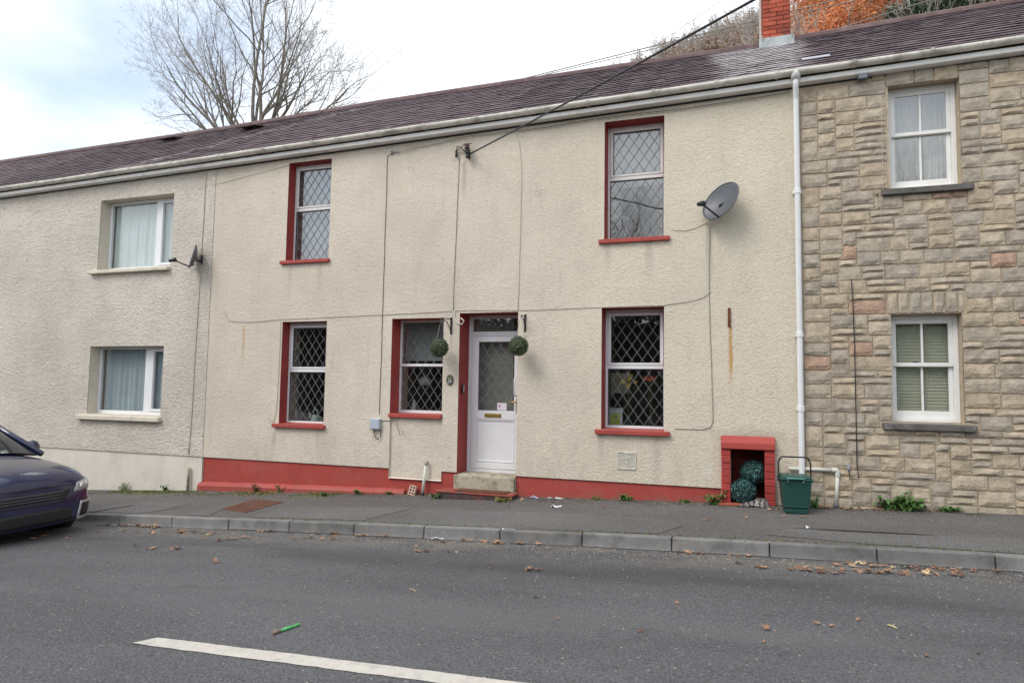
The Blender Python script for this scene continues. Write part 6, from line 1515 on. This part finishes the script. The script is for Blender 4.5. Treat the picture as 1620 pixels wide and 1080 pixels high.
# litter
def scrap(name, label, cat, px, py, w_, d_, m, seed, f=pave):
    q = random.Random(seed); P = onsurf(px, py, f); P.y = P.y if f is road else min(P.y, -.06); P.z = f(P.x, P.y)+.003; mb = MB(); n = 5; vs = []
    for i in range(n):
        for j in range(n): vs.append((w_*(i/4-.5)+q.gauss(0, w_*.06), d_*(j/4-.5)+q.gauss(0, d_*.06), abs(q.gauss(0, .014))))
    mb.add(vs, [(i*n+j, (i+1)*n+j, (i+1)*n+j+1, i*n+j+1) for i in range(n-1) for j in range(n-1)]); o = mb.obj(name, m, smooth=False); o.location = P; o.rotation_euler = (0, 0, q.uniform(-.4, .4)); return tag(o, label, cat)
m_paper = mat('white_paper', (.74, .75, .78), .8, .05, 20); m_pur = mat('pale_purple_paper', (.58, .52, .70), .8, .1, 20); m_clear = mat('clear_plastic_scrap', (.50, .50, .51), .4, .2, 40)
scrap('paper_scrap', 'white crumpled scrap of paper on the pavement right of the doorstep', 'litter', 879, 802, .11, .10, m_paper, 1)
scrap('paper_scrap', 'pale purple scrap of paper against the red plinth right of the doorstep', 'litter', 845, 788, .10, .06, m_pur, 2)
scrap('paper_scrap', 'thin white shredded paper strip along the red plinth below the wall', 'litter', 876, 790, .22, .03, m_clear, 3)
scrap('plastic_scrap', 'clear plastic wrapper in the gutter below the doorway', 'litter', 692, 853, .13, .07, m_clear, 4, road)
scrap('paper_scrap', 'tiny white scrap on the pavement in front of the stone house', 'litter', 1278, 835.5, .035, .03, m_paper, 5)
scrap('paper_scrap', 'small pale scrap in the gutter at far left', 'litter', 240, 833, .10, .05, m_leafpale, 6, road)
def stick(name, label, cat, p0, p1, r, m, f=road):
    A, B = onsurf(*p0, f), onsurf(*p1, f); A.z = f(A.x, A.y)+r; B.z = f(B.x, B.y)+r
    o = MB().tube([Vector((0, 0, 0)), (B-A)*.5+Vector((.004, .006, .002)), B-A], [r*.8, r, r*.6], 6).obj(name, m, smooth=True); o.location = A; return tag(o, label, cat)
stick('straw', 'pale yellow straw lying on the road at right', 'straw', (1404, 989), (1419, 995), .006, mat('straw', (.55, .48, .22), .8, .1))
stick('straw', 'pale straw lying on the road at left of centre', 'straw', (648, 932), (658, 936), .005, m_leafpale)
A, B = onsurf(431, 1004, road), onsurf(474, 989, road); t = thing('crayon', 'green crayon like stick with a brown end lying on the road', 'stick', A); t.location.z = road(A.x, A.y)
B.z = road(B.x, B.y); Dv = B-A.copy(); Dv = Vector((B.x-A.x, B.y-A.y, B.z-road(A.x, A.y)))
mg2 = mat('bright_green_wrapper', (.10, .42, .13), .5, .12, 30, dirt=(.45, .60, .45), dscale=30, dpos=(.58, .66))
MB().tube([Dv*.27+Vector((0, 0, .010)), Dv*.5+Vector((.004, .010, .011)), Dv*.75+Vector((0, -.006, .010)), Dv*.94+Vector((0, 0, .010))], [.009, .012, .009, .010], 10).obj('wrapper', mg2, t)
MB().tube([Dv*.92+Vector((0, 0, .010)), Dv+Vector((0, 0, .010))], [.0105, .006], 10).obj('tip', mg2, t)
MB().tube([Vector((0, 0, .010)), Dv*.14+Vector((0, .006, .013)), Dv*.28+Vector((0, 0, .013))], [.010, .013, .009], 8).obj('brown_end', mat('brown_card', (.24, .17, .13), .9, .15, 30), t)
# slipped slates standing proud on the left roofs, pale loose slate below the chimney
def loose_slate(label, px, py, w_, up, m, lift):
    a = ray(px, py); e0 = None
    # meet the roof plane
    rz_ = lambda P: EAVE(P.x)+.135+(ridge(P.x)-EAVE(P.x)-.135)*(P.y+.15)/3.15
    t_ = 5.0
    while t_ < 60:
        P = CAM+a*t_
        if P.y > -.15 and P.z <= rz_(P): break
        t_ += .005
    P = CAM+a*t_; sl_ = (ridge(P.x)-EAVE(P.x)-.135)/3.15; ey = Vector((0, 1, sl_)).normalized(); ex = Vector((1, 0, .015)).normalized(); ez = ex.cross(ey).normalized()
    mb = MB(); p = []
    for k in (0, 1): p += [ex*(-w_/2)+ez*(lift+.012*k), ex*(w_/2)+ez*(lift*1.1+.012*k), ex*(w_/2)+ey*up+ez*(.012+.012*k), ex*(-w_/2)+ey*up+ez*(.012+.012*k)]
    o = mb.hexa(p).obj('loose_slate', m); o.location = P; return tag(o, label, 'slate')
loose_slate('slipped dark slate standing proud on the far left roof', 262, 226, .55, .3, m_ridge, .09)
loose_slate('slipped dark slate standing proud near the ridge below the big tree', 391, 208, .5, .3, m_ridge, .09)
loose_slate('long pale replacement slate slipped out below the chimney', 1292, 95, .34, .20, mat('pale_slate', (.40, .40, .44), .5, .1, 12), .016)
